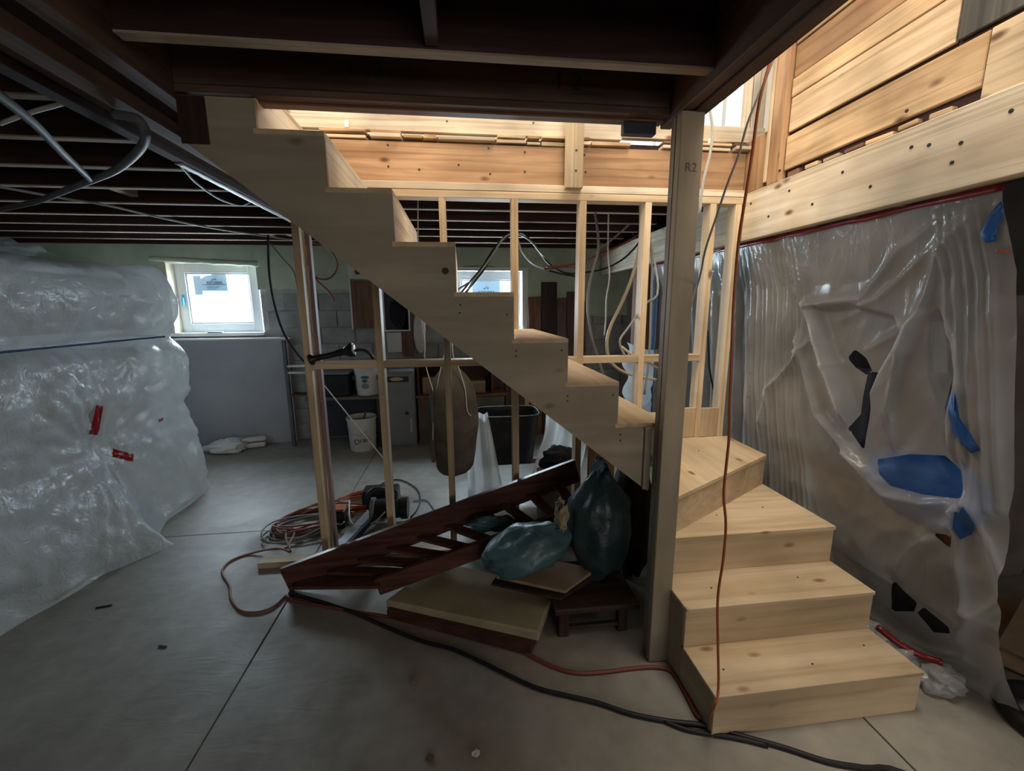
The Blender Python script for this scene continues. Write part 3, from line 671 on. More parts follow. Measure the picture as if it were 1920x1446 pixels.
# ---------------------------------------------------------------- wrapped pile on the left
PROF = [(-2.36, 0.0), (-2.41, .14), (-2.43, .35), (-2.45, .60), (-2.485, .80), (-2.43, .98), (-2.42, 1.12), (-2.45, 1.30), (-2.55, 1.43), (-2.50, 1.56), (-2.465, 1.70), (-2.48, 1.84), (-2.57, 1.95), (-2.75, 1.985), (-3.1, 2.0), (-3.6, 1.99), (-3.95, 1.93), (-4.05, 1.6), (-4.06, .8), (-4.06, 0.0)]
def prof(t):
    f = t*(len(PROF)-1); i = min(int(f), len(PROF)-2); k = f-i
    P = [PROF[max(i-1, 0)], PROF[i], PROF[i+1], PROF[min(i+2, len(PROF)-1)]]
    return tuple(.5*((2*P[1][q])+(P[2][q]-P[0][q])*k+(2*P[0][q]-5*P[1][q]+4*P[2][q]-P[3][q])*k*k+(3*P[1][q]-P[0][q]-3*P[2][q]+P[3][q])*k**3) for q in (0, 1))
def flare(y):
    pts = [(.5, -.02), (2.2, -.05), (2.7, .05), (2.92, .22), (3.02, .27), (3.15, .08), (3.4, -.02), (4.1, -.02)]
    for (a, fa), (b, fb) in zip(pts[:-1], pts[1:]):
        if a <= y <= b: return fa+(fb-fa)*(y-a)/(b-a)
    return 0
KN = [PX(205, 845, -2.44), PX(300, 632, -2.5)]
def rays(y, z, c, n, amp, rad):
    dy, dz = y-c.y, z-c.z; r = math.hypot(dy, dz); a = math.atan2(dz, dy)
    return amp*(abs(math.sin(a*n/2+1.7*math.sin(a*3)))-.5)*math.exp(-(r/rad)**2)*min(1, r/.12)
def wrapfn(u, v):
    y = .6+3.42*min(1, u/.93); x, z = prof(v)
    if z < .5 and x > -3: x += flare(y)*(1-z/.5)**1.6
    e = Vector((x, y, z))
    k = .045*noise.noise(e*1.7)+.060*(abs(noise.noise(Vector((x*2, y*2.2+z*2.5, z*2.6-y*1.2))))-.2)+.036*(abs(noise.noise(Vector((x*6, y*4+z*5, z*6-y*3))))-.2)+.018*(abs(noise.noise(Vector((x*9, y*9+z*4, z*12-y*5))))-.2)+.008*abs(noise.noise(e*21))
    k += rays(y, z, KN[0], 22, .032, .6)
    d, _ = seg_d((y, z), (KN[1].y-.1, 1.44), (2.2, 1.43)); k -= .03*math.exp(-(d/.035)**2)
    if z < .03: k *= .3
    endk = 0 if u <= .93 else (u-.93)/.07
    r = 1-(1-math.sqrt(max(0, 1-endk**2)))
    cx, cz = -3.2, .95
    nx = 1 if v < .62 else -1
    px_ = x+(k if v < .55 else 0); pz_ = z+(k if .55 <= v < .85 else 0)
    yy = y+.07*math.sin(endk*math.pi/2)+(.03*noise.noise(e*4) if u > .85 else 0)
    px_ = cx+(px_-cx)*r; pz_ = max(0.0, cz+(pz_-cz)*r) if endk < 1 else cz
    return (px_, yy, max(0.0, pz_))
wp = thing('wrapped_furniture', 'large furniture pile wrapped in cloudy plastic film and tied with blue rope', 'wrapped furniture', (-3.2, 2.4, 0))
mb = MB().grid(wrapfn, 210, 150); wt = tree(mb)
mb.build('plastic_wrap', 'wrap_film', wp, smooth=True)
MB().box(-3.95, -2.68, .7, 3.8, .02, .75).box(-3.95, -2.66, .7, 3.82, .8, 1.36).box(-3.95, -2.66, .7, 3.8, 1.5, 1.9).build('wrapped_load', 'white_card', wp, bevel=.03)
pts = []
for x in range(0, 311, 6):
    h, nn = cast(wt, x, 662-30*x/303); 
    if h: pts.append(h+nn*(.004 if nn.x > 0 else -.004))
pts = [pts[0]+Vector((.02, -.9, 0))]+pts+[Vector((-2.9, pts[-1].y+.08, 1.44))]
MB().tube(pts, .0075, 6, 2).build('rope', 'blue_rope', wp, smooth=True)
patch(wt, [(181, 760), (194, 762), (184, 816), (168, 814)], 'red_tape', 'red_tape', wp); patch(wt, [(212, 841), (251, 852), (249, 866), (210, 856)], 'red_tape', 'red_tape', wp); patch(wt, [(298, 786), (307, 783), (305, 789), (299, 792)], 'red_tape', 'red_tape', wp)
o = MB().grid(lambda u, v: (-2.95-.5*v+.05*noise.noise(Vector((u*4, v*3, 1))), 2.9+.7*u, 2.0+.05+.07*math.sin(u*math.pi)*(1-.3*v)+.03*noise.noise(Vector((u*7, v*5, 3)))), 24, 14).build('film_scrap', 'white_film', smooth=True)
tag(o, 'loose scrap of clear plastic film lying on top of the wrapped furniture', 'plastic film')

# ---------------------------------------------------------------- hanging plastic sheet on the right
SXX = 1.95
def yz(x, y): p = PX(x, y, SXX); return (p.y, p.z)
RID = []
def ridge(pl, amp, wd):
    q = [yz(*p) for p in pl]
    ys_ = [p[0] for p in q]; zs_ = [p[1] for p in q]
    RID.append((q, amp, wd, min(ys_)-3*wd, max(ys_)+3*wd, min(zs_)-3*wd, max(zs_)+3*wd))
for i in range(13): ridge([(1402+i*9, 478-i*1.5), (1398+i*9.5, 560), (1392+i*9, 700+8*(i % 3)), (1390+i*9+4*(i % 2), 800), (1392+i*10, 1000)], -.030-.012*(i % 2), .018)
for i in range(7): ridge([(1432+3*i, 482), (1500+4*i, 555-9*i)], -.014, .012)
for k in ((1512, 568), (1520, 575)): ridge([k, (1535, 640), (1556, 710), (1590, 815)], -.05, .022)
ridge([(1850, 405), (1770, 480), (1740, 560), (1715, 610), (1695, 660)], -.06, .03)
ridge([(1812, 398), (1700, 470), (1620, 560), (1520, 572)], -.04, .025); ridge([(1840, 400), (1650, 560), (1560, 600)], -.03, .02)
for i in range(6): ridge([(1735-6*i, 585+6*i), (1700-6*i, 660+8*i), (1650+4*i, 780+16*i)], -.022, .012)
ridge([(1690, 610), (1600, 660), (1540, 690)], -.03, .025)
for i in range(5): ridge([(1786+20*i, 400-4*i), (1780+22*i, 560), (1776+24*i, 760), (1792+22*i, 960)], -.045-.01*(i % 2), .022)
ridge([(1520, 640), (1470, 700), (1440, 730), (1425, 790)], -.05, .02); ridge([(1500, 640), (1530, 780), (1590, 850), (1640, 900)], -.07, .03)
ridge([(1590, 850), (1650, 930), (1720, 945), (1800, 940)], -.06, .03); ridge([(1770, 990), (1700, 1030), (1668, 1090)], -.05, .025)
ridge([(1800, 900), (1790, 1000), (1800, 1150)], -.08, .035); ridge([(1815, 930), (1850, 1020), (1880, 1110)], -.06, .03); ridge([(1700, 1180), (1760, 1200), (1880, 1120)], -.05, .03)
ridge([(1640, 1200), (1700, 1230), (1770, 1240)], -.05, .03)
REC = [[yz(*p) for p in poly] for poly in ([(1514, 574), (1590, 566), (1672, 590), (1690, 620), (1640, 700), (1606, 780), (1588, 815), (1556, 715)], [(1742, 600), (1760, 575), (1785, 640), (1790, 700), (1770, 850), (1735, 700)])]
HOL = [[yz(*p) for p in poly] for poly in ([(1584, 805), (1592, 745), (1604, 697), (1624, 700), (1626, 770), (1612, 845)], [(1566, 672), (1580, 655), (1600, 672), (1612, 698), (1600, 704), (1580, 690)],
    [(1636, 862), (1700, 852), (1768, 855), (1796, 882), (1800, 925), (1790, 936), (1720, 928), (1660, 912), (1640, 890)],
    [(1636, 1150), (1664, 1090), (1702, 1132), (1684, 1150)], [(1690, 1152), (1714, 1140), (1756, 1180), (1752, 1192), (1712, 1190)], [(1735, 1000), (1772, 1005), (1768, 1030)])]
def rawyz(u, v):
    z = 2.058*(1-v); ye = 1.19+.15*max(0, min(1, (z-1.0)/1.0)); y = 4.10-(4.10-ye)*u
    if y < 2.2 and z < .9: y -= .05*(1-z/.9)*(1-(y-1.16)/1.04)
    return (y, z)
def sheetfn(u, v):
    y, z = rawyz(u, v)
    for h in HOL:
        if inside((y, z), h):
            bst = None
            for a, b in zip(h, h[1:]+h[:1]):
                d, t = seg_d((y, z), a, b)
                if bst is None or d < bst[0]: bst = (d, a[0]+(b[0]-a[0])*t, a[1]+(b[1]-a[1])*t)
            y, z = bst[1], bst[2]; break
    k = .035*noise.noise(Vector((y*1.3, z*.9, 4)))+.016*(abs(noise.noise(Vector((y*5+z, z*1.1, 8))))-.2)+.006*(abs(noise.noise(Vector((y*9+z*4, z*5, 2))))-.2)
    if y > 2.6: k += .02*math.sin(y*42+2*math.sin(z*2))*min(1, v*5)
    if z < .75: k += .045*(abs(noise.noise(Vector((y*4+z*2, z*4-y*2, 12))))-.25)*(1-z/.9)
    rf = 1.0
    if y < 2.15: rf = min(1, min(seg_d((y, z), a, b)[0] for h in HOL for a, b in zip(h, h[1:]+h[:1]))/.05)
    for q, am, wd, ya, yb_, za, zb in RID:
        if not (ya < y < yb_ and za < z < zb): continue
        d = min(seg_d((y, z), a, b)[0] for a, b in zip(q[:-1], q[1:])); k += .55*rf*am*(math.exp(-(d/(wd*.45))**2)*.5+math.exp(-(d/(wd*1.3))**2)*.5)
    for pl in REC:
        d = min(seg_d((y, z), a, b)[0] for a, b in zip(pl, pl[1:]+pl[:1])) if abs(y-1.9) < .7 else 9
        if inside((y, z), pl): k += .065*min(1, d/.035)
    edge = min(1, v*7)
    x = 1.872+(.06+.05*min(1, v*1.5))*edge+k*edge
    if z < .35 and y < 1.9: x += .16*(1-z/.35)
    if z < 1.0 and y > 1.3: x = max(x, 1.835)
    return (x, y, z)
NU, NV = 430, 230
def sheetkeep(u, v):
    y, z = rawyz(u, v)
    if y > 2.3: return True
    c = [rawyz(u+a/NU, v+b/NV) for a in (-.5, .5) for b in (-.5, .5)]
    return not any(all(inside(p, h) for p in c) for h in HOL)
ps = thing('plastic_sheet', 'large hanging translucent plastic sheet with tears and tape below the pale beam', 'plastic sheet', (1.95, 2.4, 0))
mb = MB().grid(sheetfn, NU, NV, sheetkeep); stt = tree(mb)
mb.build('sheet', 'sheet_film', ps, smooth=True)
m = MB(); n = 40
m.grid(lambda u, v: (1.866+.006*noise.noise(Vector((u*30, v*2, 0))), 4.08-(4.08-1.33)*u, 2.058-.024*v+.008*noise.noise(Vector((u*14, v, 5)))), 90, 2)
m.build('red_tape', 'dark_red_tape', ps, smooth=True, solid=.002)
for pl in ([(1838, 440), (1856, 400), (1880, 366), (1896, 372), (1892, 400), (1868, 452), (1850, 456)], [(1772, 765), (1786, 715), (1790, 770), (1812, 800), (1838, 845), (1820, 850), (1790, 820)], [(1790, 960), (1806, 950), (1828, 985), (1822, 1002), (1800, 1012), (1786, 990)]):
    patch(stt, pl, 'blue_tape', 'blue_tape', ps, off=.012)
patch(stt, [(1866, 468), (1895, 468), (1895, 473), (1866, 472)], 'orange_tape', 'cable_orange', ps, off=.01)

# things behind and below the sheet
o = MB().blob((2.15, 1.63, .80), .13, .26, .17, .14, 3.0, 2.0).build('blue_tarp_bundle', 'blue_tape', smooth=True); tag(o, 'rolled blue tarpaulin showing through the torn opening of the plastic sheet', 'tarpaulin')
for (x, y, z, sx, sy, sz, nm, mt, lb_) in ((2.55, 2.42, .3, .5, .7, .6, 'storage_box', 'cardboard', 'brown cardboard box stored behind the hanging plastic sheet'), (2.62, 3.25, .55, .55, .7, 1.1, 'storage_cabinet', 'brown_wood', 'brown wooden cabinet standing behind the hanging plastic sheet'), (3.15, 2.0, .85, .5, .1, 1.7, 'stored_panel', 'dusty_brown', 'tall dusty brown panel behind the hanging plastic sheet')):
    t = thing(nm, lb_, 'cabinet' if 'cab' in nm else 'box' if 'box' in nm else 'panel', (x, y, 0))
    MB().box(x-sx/2, x+sx/2, y-sy/2, y+sy/2, .0, z+sz/2).build('body', mt, t, bevel=.006)
    if 'box' in nm: MB().box(x-sx/2-.002, x-sx/2+.001, y-.03, y+.03, .1, z+sz/2-.01).build('packing_tape', 'plaster', t)
    elif 'cab' in nm:
        for s_ in (-1, 1): MB().box(x-sx/2-.02, x-sx/2, y+s_*.175-.165, y+s_*.175+.165, .08, 1.05).build('door', mt, t, bevel=.004)
    else: MB().box(x-sx/2-.012, x-sx/2, y-.05, y+.05, .05, 1.6).build('batten', 'brown_wood', t, bevel=.003)
o = MB().blob(PX(1594, 682, 2.17), .05, .12, .10, .3, 3, 5).build('black_bag', 'black_cloth', smooth=True); tag(o, 'small black bag poking through the tear in the plastic sheet', 'bag')
o = MB().tube([PX(1622, 690, 2.16), PX(1616, 740, 2.16), PX(1610, 790, 2.16), PX(1606, 850, 2.16)], .055, 8).build('slit_darkener', 'navy', smooth=True); tag(o, 'narrow dark blue roll added behind the slit in the plastic sheet to darken it', 'roll')  # dark tube added behind the slit so the tear reads as shade
o = MB().blob((2.22, 1.62, .27), .09, .28, .22, .3, 2.4, 15).build('tear_darkener', 'black_cloth', smooth=True); tag(o, 'black sack shape added behind the lowest tears of the plastic sheet to darken them', 'sack')  # black shape added behind the tears so the holes read as shade
cb = thing('cardboard_sheet', 'flat brown cardboard lying on the floor past the end of the plastic sheet', 'cardboard', (2.45, 1.3, 0))
MB().obox((2.76, 1.34, .045), .55, .6, .012, ry=-.10, rz=.5).build('panel', 'cardboard', cb, bevel=.002); MB().obox((2.80, 1.32, .10), .5, .5, .012, ry=-.16, rz=.42).build('flap', 'cardboard', cb, bevel=.002)
for (x, y, s_, sd, lb_) in ((1.93, 1.46, .075, 1, 'largest crumpled wad of clear film touching the bottom step'), (2.03, 1.33, .065, 4, 'crumpled wad of clear film below the torn end of the hanging sheet'), (1.95, 1.62, .07, 7, 'crumpled wad of clear film beside the second step')):
    o = MB().blob((x, y, s_*.6), s_*1.3, s_, s_*.75, .5, 2.6, sd, flat=.7).build('crumpled_film', 'sheet_film', smooth=True)
    tag(o, lb_, 'plastic film', 'crumpled film wads')
o = MB().tube([(1.90, 1.52, .16), (1.95, 1.46, .12), (2.02, 1.41, .09), (2.06, 1.36, .10)], .014, 6).build('red_cloth_strip', 'dark_red_tape', smooth=True); tag(o, 'twisted red strip among the crumpled film by the bottom step', 'strip')
# black hose ring at the frame edge
c = PZ(1990, 1345, .06)
hr = tag(MB().lathe([(.145+.036*math.cos(a), .036*math.sin(a)) for a in [k*math.pi/6 for k in range(13)]], (c.x, c.y, .036), 40, cap=False).build('hose_ring', 'black_rubber', smooth=True), 'thick black rubber ring lying on the floor near the cardboard', 'hose')

# ---------------------------------------------------------------- old reddish stair section lying under the stairs
F0, F1 = Vector((-1.08, 2.375, .078)), Vector((.72, 2.525, .605)); N0, N1 = Vector((-.515, 2.20, .105)), Vector((.80, 2.25, .49))
os_ = thing('old_stair_section', 'dark reddish brown slatted stair section with two side boards, lying propped on the bags', 'stair section', (-.8, 2.35, 0))
MB().beam(F0, F1, .034, .155).build('side_board', 'red_wood', os_, bevel=.003); MB().beam(N0, N1, .034, .10).build('side_board', 'red_wood', os_, bevel=.003)
for i in range(10):
    t = .035+i*.098; a = F0.lerp(F1, t)+Vector((.02, -.018, -.035)); b = N0.lerp(N1, max(0.02, t*.97))+Vector((-.014, .012, .01))
    MB().beam(a, b, .065 if i else .125, .02, (-.12 if i else -.05, 0.05, 1)).build('slat', 'red_wood', os_, bevel=.002)

# tan slab and boards on the floor
q = [PZ(722, 1126, .085), PZ(1010, 1186, .10), PZ(1040, 1098, .115), PZ(820, 1052, .10)]
sl = tag(MB().hexa([p-Vector((0, 0, .055)) for p in q]+q).build('tan_slab', 'tan_slab', bevel=.008), 'thick tan insulation slab lying on dark boards in front of the slatted stair section', 'slab')
for (a, b, z, wd, lb_, mt) in (((735, 1140), (1000, 1208), .028, .10, 'dark red plank on the floor under the tan slab', 'red_wood'), ((860, 1080), (1052, 1132), .03, .12, 'dark brown plank on the floor behind the red plank', 'dark_wood')):
    p0, p1 = PZ(*a, z), PZ(*b, z); tag(MB().beam(p0, p1, wd, .05).build('plank', mt, bevel=.003), lb_, 'plank')
q = [PZ(930, 1080, .215), PZ(1060, 1108, .215), PZ(1118, 1066, .24), PZ(960, 1035, .24)]
bx = thing('flat_carton', 'flattened brown carton under the blue rubbish bag', 'carton', (.5, 2.05, 0))
MB().hexa([p-Vector((0, 0, .018)) for p in q]+q).build('panel', 'cardboard', bx, bevel=.002)
q2 = [Vector((p.x-.03, p.y-.02, p.z-.03)) for p in q]; MB().hexa([Vector((p.x, p.y, .173)) for p in q2]+q2).build('base', 'dark_wood', bx, bevel=.003)
# rubbish bags
def gather(p):
    if p.z > .12: k = max(.25, 1-(p.z-.12)*2.6); p.x *= k; p.y *= k
    return p
bg1 = thing('rubbish_bag', 'big dark green rubbish bag tied at the top under the stairs', 'bag', (.72, 2.1, .15))
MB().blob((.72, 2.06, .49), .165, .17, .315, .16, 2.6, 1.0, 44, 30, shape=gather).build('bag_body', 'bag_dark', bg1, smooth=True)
MB().blob((.715, 2.07, .79), .035, .035, .06, .5, 3, 2).build('bag_neck', 'bag_teal', bg1, smooth=True)
bg2 = tag(MB().blob((.315, 2.07, .36), .23, .15, .115, .22, 2.2, 6.0, 44, 26, shape=lambda p: Vector((p.x, p.y, p.z+.30*p.x*abs(p.x)+.16*p.x))).build('rubbish_bag', 'bag_teal', smooth=True), 'pale teal rubbish bag slumped on the brown carton', 'bag')
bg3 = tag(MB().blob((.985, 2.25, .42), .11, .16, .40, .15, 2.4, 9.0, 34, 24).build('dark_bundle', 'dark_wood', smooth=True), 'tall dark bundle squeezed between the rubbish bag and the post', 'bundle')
tag(MB().blob((.50, 2.03, .56), .03, .05, .07, .6, 4, 3).build('jute_rag', 'tan_slab', smooth=True), 'frayed jute rag hanging at the end of the slatted stair section', 'rag')
tag(MB().blob((.16, 2.35, .36), .13, .05, .045, .5, 3, 8).build('rag_bundle', 'bag_teal', smooth=True), 'small light blue plastic bundle lying under the slats', 'bundle')
# dark stool in the shadow
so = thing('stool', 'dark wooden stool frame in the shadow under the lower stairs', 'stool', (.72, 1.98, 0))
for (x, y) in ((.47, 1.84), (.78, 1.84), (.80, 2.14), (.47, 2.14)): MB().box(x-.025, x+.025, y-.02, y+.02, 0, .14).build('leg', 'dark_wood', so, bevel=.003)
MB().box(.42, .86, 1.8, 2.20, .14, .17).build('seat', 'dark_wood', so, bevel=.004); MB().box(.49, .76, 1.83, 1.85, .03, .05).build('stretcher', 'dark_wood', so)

# offcut and sawn bits
tag(MB().obox((-.20, 2.46, .02), .2, .08, .012, rz=.3).build('wood_offcut', 'pine'), 'small pale wood offcut on the floor under the slats', 'offcut')
for (x, y, lb_) in ((775, 1277, 'small pinkish scrap on the bare concrete in front'), (892, 1412, 'small white paper scrap on the bare concrete'), (806, 1422, 'small brown leaf-like scrap on the bare concrete')):
    p = PZ(x, y, .006); tag(MB().blob(p, .013, .010, .007, .7, 3, x).build('scrap', 'white_card' if 'white' in lb_ else 'pink_board' if 'pink' in lb_ else 'brown_wood'), lb_, 'scrap')

# ---------------------------------------------------------------- hanging cloth, black crate and white film behind the stud wall
hc = thing('hanging_canvas', 'brown canvas bag hanging on pale cords behind the stud wall', 'bag', (-.09, 3.0, .42))
def canv(u, v):
    z = 1.27-.86*v; wv = .165*(math.sin(min(1, v*3.2)*math.pi/2)**.7)*(1-.22*max(0, v-.55)/.45) if v < .86 else .165*.85*math.sqrt(max(0, 1-((v-.86)/.14)**2))
    wv = max(wv, .012); a = u*2*math.pi
    k = 1+.06*math.sin(a*5+v*2)+.05*noise.noise(Vector((math.cos(a)*2, math.sin(a)*2, v*5)))
    return (-.095+.02*math.sin(v*3)+wv*k*math.cos(a), 3.0+wv*.45*k*math.sin(a), z)
MB().grid(canv, 40, 40).build('canvas_body', 'canvas', hc, smooth=True)
def pyc(l, Y): return [PY(x, y, Y) for x, y in l]
MB().tube([Vector((-.27, 3.066, 2.40)), Vector((-.28, 3.0, 2.0))]+pyc([(790, 596), (797, 640), (797, 680), (812, 733), (816, 760), (812, 800), (812, 830)], 2.98), .004, 5).build('cord', 'cable_white', hc, smooth=True)
MB().tube(pyc([(836, 655), (828, 685), (818, 730)], 2.95), .004, 5).build('cord', 'cable_white', hc, smooth=True)
MB().tube(pyc([(848, 643), (850, 668), (860, 690), (872, 730), (876, 770), (884, 780)], 2.93), .004, 5).build('cord', 'cable_white', hc, smooth=True)
tag(MB().blob(PY(812, 846, 2.97), .02, .02, .075, .4, 4, 2).build('glove', 'canvas', smooth=True), 'dusty brown work glove hanging beside the canvas bag', 'glove')

cr = thing('black_crate', 'open black plastic tote tipped on white film behind the stud wall', 'tote', (.36, 3.55, .3))
def sack(u, v):
    a = u*2*math.pi; w_ = (.27-.05*v); d = .19-.03*v
    sq = lambda c: math.copysign(abs(c)**.45, c)
    return (.37+w_*sq(math.cos(a)), 3.55+d*sq(math.sin(a)), .76-.42*v+.02*noise.noise(Vector((math.cos(a)*3, v*4, 2))))
m = MB().grid(sack, 40, 14); m.box(.17, .56, 3.4, 3.68, .325, .345); m.build('body', 'black_plastic', cr, smooth=True)
MB().tube([(.37+.272*math.copysign(abs(math.cos(a))**.45, math.cos(a)), 3.55+.192*math.copysign(abs(math.sin(a))**.45, math.sin(a)), .762) for a in [k*math.pi/14 for k in range(28)]], .005, 6, 1, True).build('rim', 'conduit_grey', cr, smooth=True)
sb = thing('sawhorse', 'low wooden sawhorse carrying the black tote', 'sawhorse', (.4, 3.55, 0))
MB().box(.0, .85, 3.52, 3.58, .28, .322).build('top_rail', 'brown_wood', sb, bevel=.003)
for x in (.06, .78):
    for s_ in (-1, 1): MB().beam((x, 3.55+s_*.03, .3), (x, 3.55+s_*.16, 0.02), .04, .03, (1, 0, 0)).build('leg', 'brown_wood', sb, bevel=.003)
def drape1(u, v):
    z = .80*(1-v)+.004; y = 3.34-.10*v+.035*math.sin(u*14+v*2)+.02*noise.noise(Vector((u*5, v*4, 2)))
    return (.02+.17*u-.06*v+.15*v*u+.05*v, y, z)
wf = tag(MB().grid(drape1, 26, 40).build('white_film', 'white_film', smooth=True), 'white plastic film hanging to the floor beside the black tote', 'plastic film')
def drape2(u, v):
    z = .85-.70*v-.12*u; return (.68+.34*u-.12*v+.03*math.sin(v*5), 3.36+.05*math.sin(u*16+v*3)+.03*noise.noise(Vector((u*5, v*4, 7)))-.1*v, max(.01, z))
tag(MB().grid(drape2, 30, 30).build('white_film', 'white_film', smooth=True), 'white plastic film bunched over the far side of the black tote', 'plastic film')
def drape3(u, v): return (.12+.95*u, 3.25-.55*v+.05*noise.noise(Vector((u*4, v*4, 4))), .012+.03*abs(noise.noise(Vector((u*6, v*5, 1)))))
tag(MB().grid(drape3, 30, 20).build('floor_film', 'white_film', smooth=True), 'white plastic film spread on the floor below the black tote', 'plastic film')
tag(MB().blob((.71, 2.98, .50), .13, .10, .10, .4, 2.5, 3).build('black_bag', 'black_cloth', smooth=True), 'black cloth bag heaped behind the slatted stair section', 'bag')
tag(MB().box(.90, 1.10, 2.85, 2.88, 0, .85).build('upright_board', 'brown_wood', bevel=.003), 'brown board standing upright behind the stairs beside the black cloth bag', 'board')
tag(MB().box(.56, .86, 2.9, 3.12, .0, .40).build('paint_crate', 'dusty_brown', bevel=.006), 'dusty brown crate under the heaped black cloth bag', 'crate')

# ---------------------------------------------------------------- workbench and goods along the back wall
wbn = thing('workbench', 'dark low workbench along the block wall carrying a black bin', 'workbench', (-1.6, 5.2, 0))
MB().box(-1.84, -.98, 5.02, 5.46, .60, .635).build('top', 'dusty_brown', wbn, bevel=.004)
for x in (-1.82, -1.04): MB().box(x, x+.05, 5.04, 5.09, 0, .60).build('leg', 'dark_wood', wbn, bevel=.003); MB().box(x, x+.05, 5.40, 5.45, 0, .60).build('leg', 'dark_wood', wbn, bevel=.003)
MB().box(-1.77, -1.05, 5.30, 5.32, .08, .58).build('back_panel', 'navy', wbn)
sf = thing('shelf_frame', 'grey metal shelf frame standing at the end of the grey panel board', 'shelf', (-2.1, 5.3, 0))
MB().box(-2.115, -2.075, 5.22, 5.26, 0, 1.30).build('upright', 'conduit_grey', sf, bevel=.002)
for z in (.90, .98, .62): MB().box(-2.07, -1.86, 5.2, 5.36, z, z+.022).build('shelf_board', 'white_paint' if z > .7 else 'brown_wood', sf, bevel=.002)
bn = thing('black_bin', 'black rectangular bin on the workbench', 'bin', (-1.52, 5.2, .636))
MB().box(-1.76, -1.345, 5.06, 5.34, .637, .90).build('body', 'black_plastic', bn, bevel=.012); MB().box(-1.77, -1.335, 5.045, 5.355, .90, .925).build('lid', 'grey_metal', bn, bevel=.006)
def bucket(c, r, h, label, marks):
    b = thing('bucket', label, 'bucket', c)
    MB().lathe([(r*.86, 0), (r*.88, .01), (r, h-.03), (r*1.05, h-.03), (r*1.05, h), (r*.96, h), (r*.86, .05), (.001, .05)], c, 28).build('pail', 'bucket_white', b, smooth=False)
    if marks == 'logo':
        for dx, dz, sx, sz in ((0, .62, .05, .018), (-.005, .5, .035, .02), (0, .33, .045, .035)): MB().lathe([(sx, -.001), (sx, .001)], (c[0]+dx, c[1]-r*.985, c[2]+h*dz), 14, 'y').build('printed_mark', 'ink_blue' if dz > .4 else 'grey_metal', b).scale = (1, 1, sz/sx)
        for s_ in (-1, 1): MB().box(c[0]+s_*r*.92-.014, c[0]+s_*r*.92+.014, c[1]-r*.62, c[1]-r*.45, c[2]+h*.52, c[2]+h*.66).build('handle_ear', 'ink', b)
    else:
        text('printed_name', 'Drais', 'ink', (c[0]+.03, c[1]-r*1.0, c[2]+h*.36), .085, FRONT @ Matrix.Rotation(.25, 3, 'Z'), b)
        MB().tube([(c[0]-r*.98, c[1], c[2]+h-.06), (c[0]-r*.6, c[1]-r*.9, c[2]+h*.62), (c[0]+r*.2, c[1]-r*1.1, c[2]+h*.55), (c[0]+r*.98, c[1]-.02, c[2]+h-.06)], .004, 5).build('wire_handle', 'steel', b, smooth=True)
        MB().lathe([(r*.9, 0), (.001, .012)], (c[0], c[1], c[2]+h-.055), 24).build('contents', 'plaster', b)
        MB().beam((c[0]+.02, c[1], c[2]+h-.06), (c[0]+.05, c[1]+.02, c[2]+h+.05), .03, .01).build('stirrer', 'brown_wood', b)
    return b
bucket((-1.155, 5.2, .636), .155, .36, 'white plastic pail with blue print standing on the workbench', 'logo')
bucket((-1.22, 5.02, 0), .165, .40, 'white plaster pail with dark script standing on the floor', 'name')
gc = thing('metal_cabinet', 'narrow grey metal cabinet with dark label band and black knob', 'cabinet', (-.75, 5.1, 0))
MB().box(-.955, -.585, 5.02, 5.40, 0, .93).build('body', 'grey_metal', gc, bevel=.006)
dr = MB().box(-.945, -.595, 5.006, 5.019, .03, .90).build('door', 'grey_metal', gc, bevel=.004)
MB().lathe([(.012, 0), (.02, -.012), (.018, -.022), (.001, -.024)], (-.685, 5.006, .42), 12, 'y').build('knob', 'black_plastic', dr)
lbp = MB().box(-.925, -.645, 5.001, 5.0055, .80, .868).build('label_band', 'label_dark', gc)
MB().blob((-.785, 5.0005, .838), .065, .002, .018, .5, 4, 1).build('label_print', 'label_gold', gc)
MB().box(-.655, -.625, 5.003, 5.0058, .18, .36).build('paint_drip', 'plaster', gc)
cu = thing('open_cupboard', 'low brown open cupboard with cartons against the back wall', 'cupboard', (-.05, 5.2, 0))
MB().box(-.56, .50, 5.08, 5.46, 0, .58).build('base', 'dusty_brown', cu, bevel=.005); MB().box(-.58, .52, 5.06, 5.47, .58, .615).build('top', 'brown_wood', cu, bevel=.004)
MB().box(-.56, .50, 5.44, 5.47, .62, .98).build('back_panel', 'maroon', cu); MB().box(.34, .37, 5.1, 5.46, .615, .98).build('side_panel', 'maroon', cu, bevel=.003); MB().box(-.56, -.53, 5.1, 5.46, .615, .98).build('side_panel', 'maroon', cu, bevel=.003)
MB().box(-.56, .37, 5.12, 5.46, .955, .98).build('shelf', 'maroon', cu, bevel=.003)
for (x0, x1, z1, lb_) in ((-.50, -.25, .83, 'brown carton standing in the open cupboard beside the metal cabinet'), (.05, .27, .77, 'pale carton standing in the open cupboard near the leaning planks')):
    t = thing('carton', lb_, 'carton', ((x0+x1)/2, 5.25, .616))
    MB().box(x0, x1, 5.14, 5.38, .616, z1).build('body', 'cardboard', t, bevel=.003); MB().box(x0-.003, x1+.003, 5.137, 5.15, z1-.03, z1-.022).build('packing_tape', 'plaster', t)
for i in range(5):
    x = .565+.062*i; tag(MB().beam((x, 5.25+.02*(i % 2), 0), (x+.015, 5.40, 1.0+.05*(i % 3)), .06, .02, (0, 1, 0)).build('short_plank', ['brown_wood', 'maroon', 'dark_wood', 'brown_wood', 'pine'][i], bevel=.002), ['brown short plank next to the open cupboard', 'maroon short plank leaning near the open cupboard', 'almost black short plank leaning near the open cupboard', 'brown short plank leaning between the black one and the pale one', 'pale short plank leaning against the back wall near the open cupboard'][i], 'plank')
